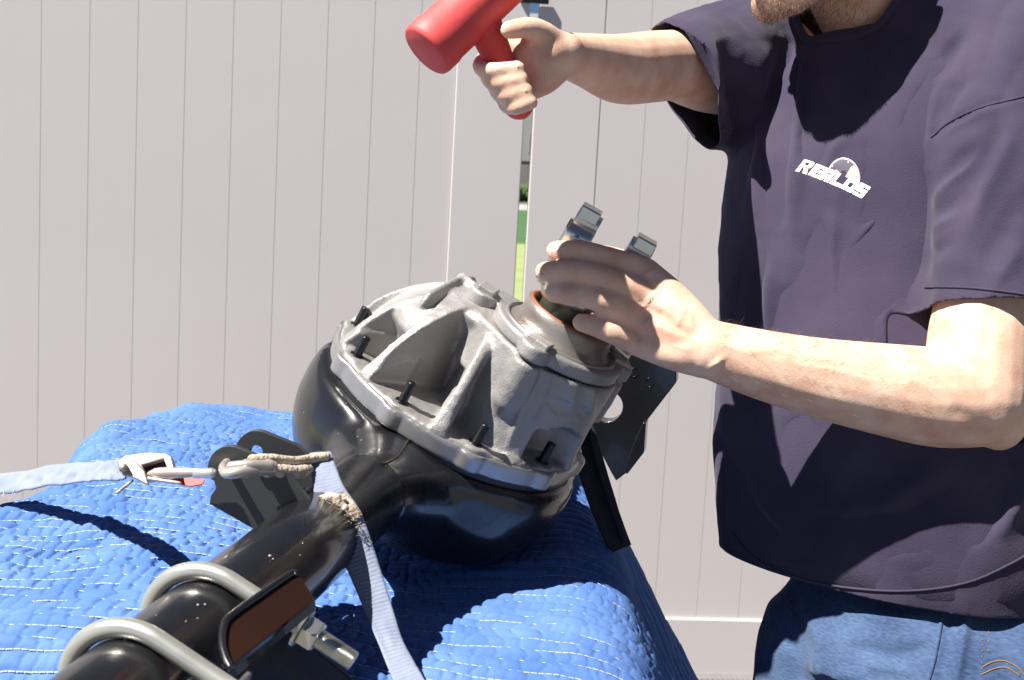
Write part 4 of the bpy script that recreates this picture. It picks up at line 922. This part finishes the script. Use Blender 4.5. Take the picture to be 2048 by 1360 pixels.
part('cord_end', tube(spline([P(264, 962, 1.035), P(250, 973, 1.03), P(234, 986, 1.03)], 8), .0013, 8, round_ends=2), M['frayed'], s1)

s2 = thing('tie_down_strap', 'grey ribbed webbing strap looped over the axle tube with a frayed brown knot', 'strap', P(700, 1060, 1.04), 'straps holding the axle')
ribbon_part('webbing', [(640, 905, 1.075), (647, 935, 1.058), (660, 985, 1.040), (690, 1040, 1.032), (712, 1095, 1.028), (746, 1185, 1.012), (783, 1285, .985), (822, 1370, .955), (860, 1450, .92)],
            [D(.92, .1, .3), D(.95, .05, .15), D(.95, .15, .1), D(.88, .40, .15), D(.86, .36, .2), D(.85, .25, .35), D(.8, .2, .5), D(.9, .3, .2), D(.9, .3, .2)], [.0195, .021, .0255, .0295, .0275, .0235, .020, .022, .024], .0016, M['web'], s2, n=90, wob=.0014)
ribbon_part('frayed_patch', [(662, 1000, 1.0345), (680, 1025, 1.0295), (694, 1048, 1.028)], [D(.9, .42, .15)]*3, [.024, .0290, .0292], .003, M['frayed'], s2, n=24, wob=.005, label='frayed brown sewn end of the strap')
bs = [ball(P(RNG.uniform(640, 690), RNG.uniform(992, 1042), 1.030), RNG.uniform(.0018, .0040), n=2) for _ in range(70)]+[ball(P(628+RNG.uniform(0, 20), 1001+RNG.uniform(-5, 5), 1.035), .003, n=2) for _ in range(5)]
Vk, Fk, _ = voxel(join(*bs), .0009, 3)
part('frayed_knot', (Vk, Fk), M['frayed'], s2)
fz = []
for k in range(70):
    x, y = RNG.uniform(632, 725), 0; y = 995+(x-632)*.55+RNG.uniform(-8, 25); a = RNG.uniform(0, 6.28); l = RNG.uniform(4, 12)
    fz.append(tube([P(x, y, 1.028), P(x+l*.6*math.cos(a), y+l*.6*math.sin(a), 1.022), P(x+l*math.cos(a+.5), y+l*math.sin(a+.5), 1.022)], .00022, 4))
part('fuzz', join(*fz), M['frayed'], s2, kind='stuff')
# spring hook through the bracket eye and the stiff white loop back to the strap
part('hook', tube(spline([P(455, 925, 1.035), P(447, 935, 1.016), P(452, 947, 1.000), P(470, 946, .997), P(500, 942, 1.003), P(538, 940, 1.015)], 40), [.0040]*20+[.0046]*20, 16, round_ends=4), M['dull'], s2)
part('hook_gate', tube(spline([P(463, 933, 1.002), P(500, 930, 1.004), P(540, 932, 1.012)], 16), .0042, 14, round_ends=4), M['dull'], s2)
for x in (491, 534): part('hook_ring', tube([P(x, 937, 1.006+.0003*(x-491)), P(x+5, 937, 1.006+.0003*(x-491))], .0078, 18, round_ends=2), M['dull'], s2)
part('white_loop', tube(spline([P(505, 918, 1.020), P(540, 917, 1.028), P(590, 922, 1.045), P(630, 916, 1.062), P(652, 913, 1.066)], 40)+RNG.normal(0, .00012, (40, 3)), .0040, 12, round_ends=3), M['frayed'], s2, label='stiff off-white loop')
part('white_loop', tube(spline([P(540, 936, 1.015), P(565, 943, 1.026), P(595, 945, 1.040), P(618, 938, 1.052)], 30)+RNG.normal(0, .00015, (30, 3)), np.interp(np.linspace(0, 1, 30), [0, .4, .8, 1], [.004, .0062, .0058, .004]), 14, round_ends=3), M['frayed'], s2, label='stiff off-white loop')

s3 = thing('black_strap', 'black webbing strap hanging from behind the carrier to the right blanket edge', 'strap', P(1200, 980, 1.44))
ribbon_part('webbing', [(1150, 820, 1.475), (1163, 860, 1.465), (1181, 930, 1.452), (1203, 1000, 1.440), (1226, 1060, 1.43), (1242, 1098, 1.425)], [D(.95, .3, .3), D(.95, .3, .3), D(.95, .32, .2), D(.95, .35, .1), D(.93, .38, .1), D(.9, .4, .1)], [.022, .026, .031, .031, .028, .026], .002, M['bstrap'], s3)
ribbon_part('folded_edge', [(1168, 815, 1.465), (1190, 880, 1.448), (1206, 940, 1.436), (1228, 1010, 1.425), (1250, 1085, 1.415)], [D(.8, .3, .6)]*5, [.006, .010, .011, .010, .006], .002, M['bstrap'], s3)
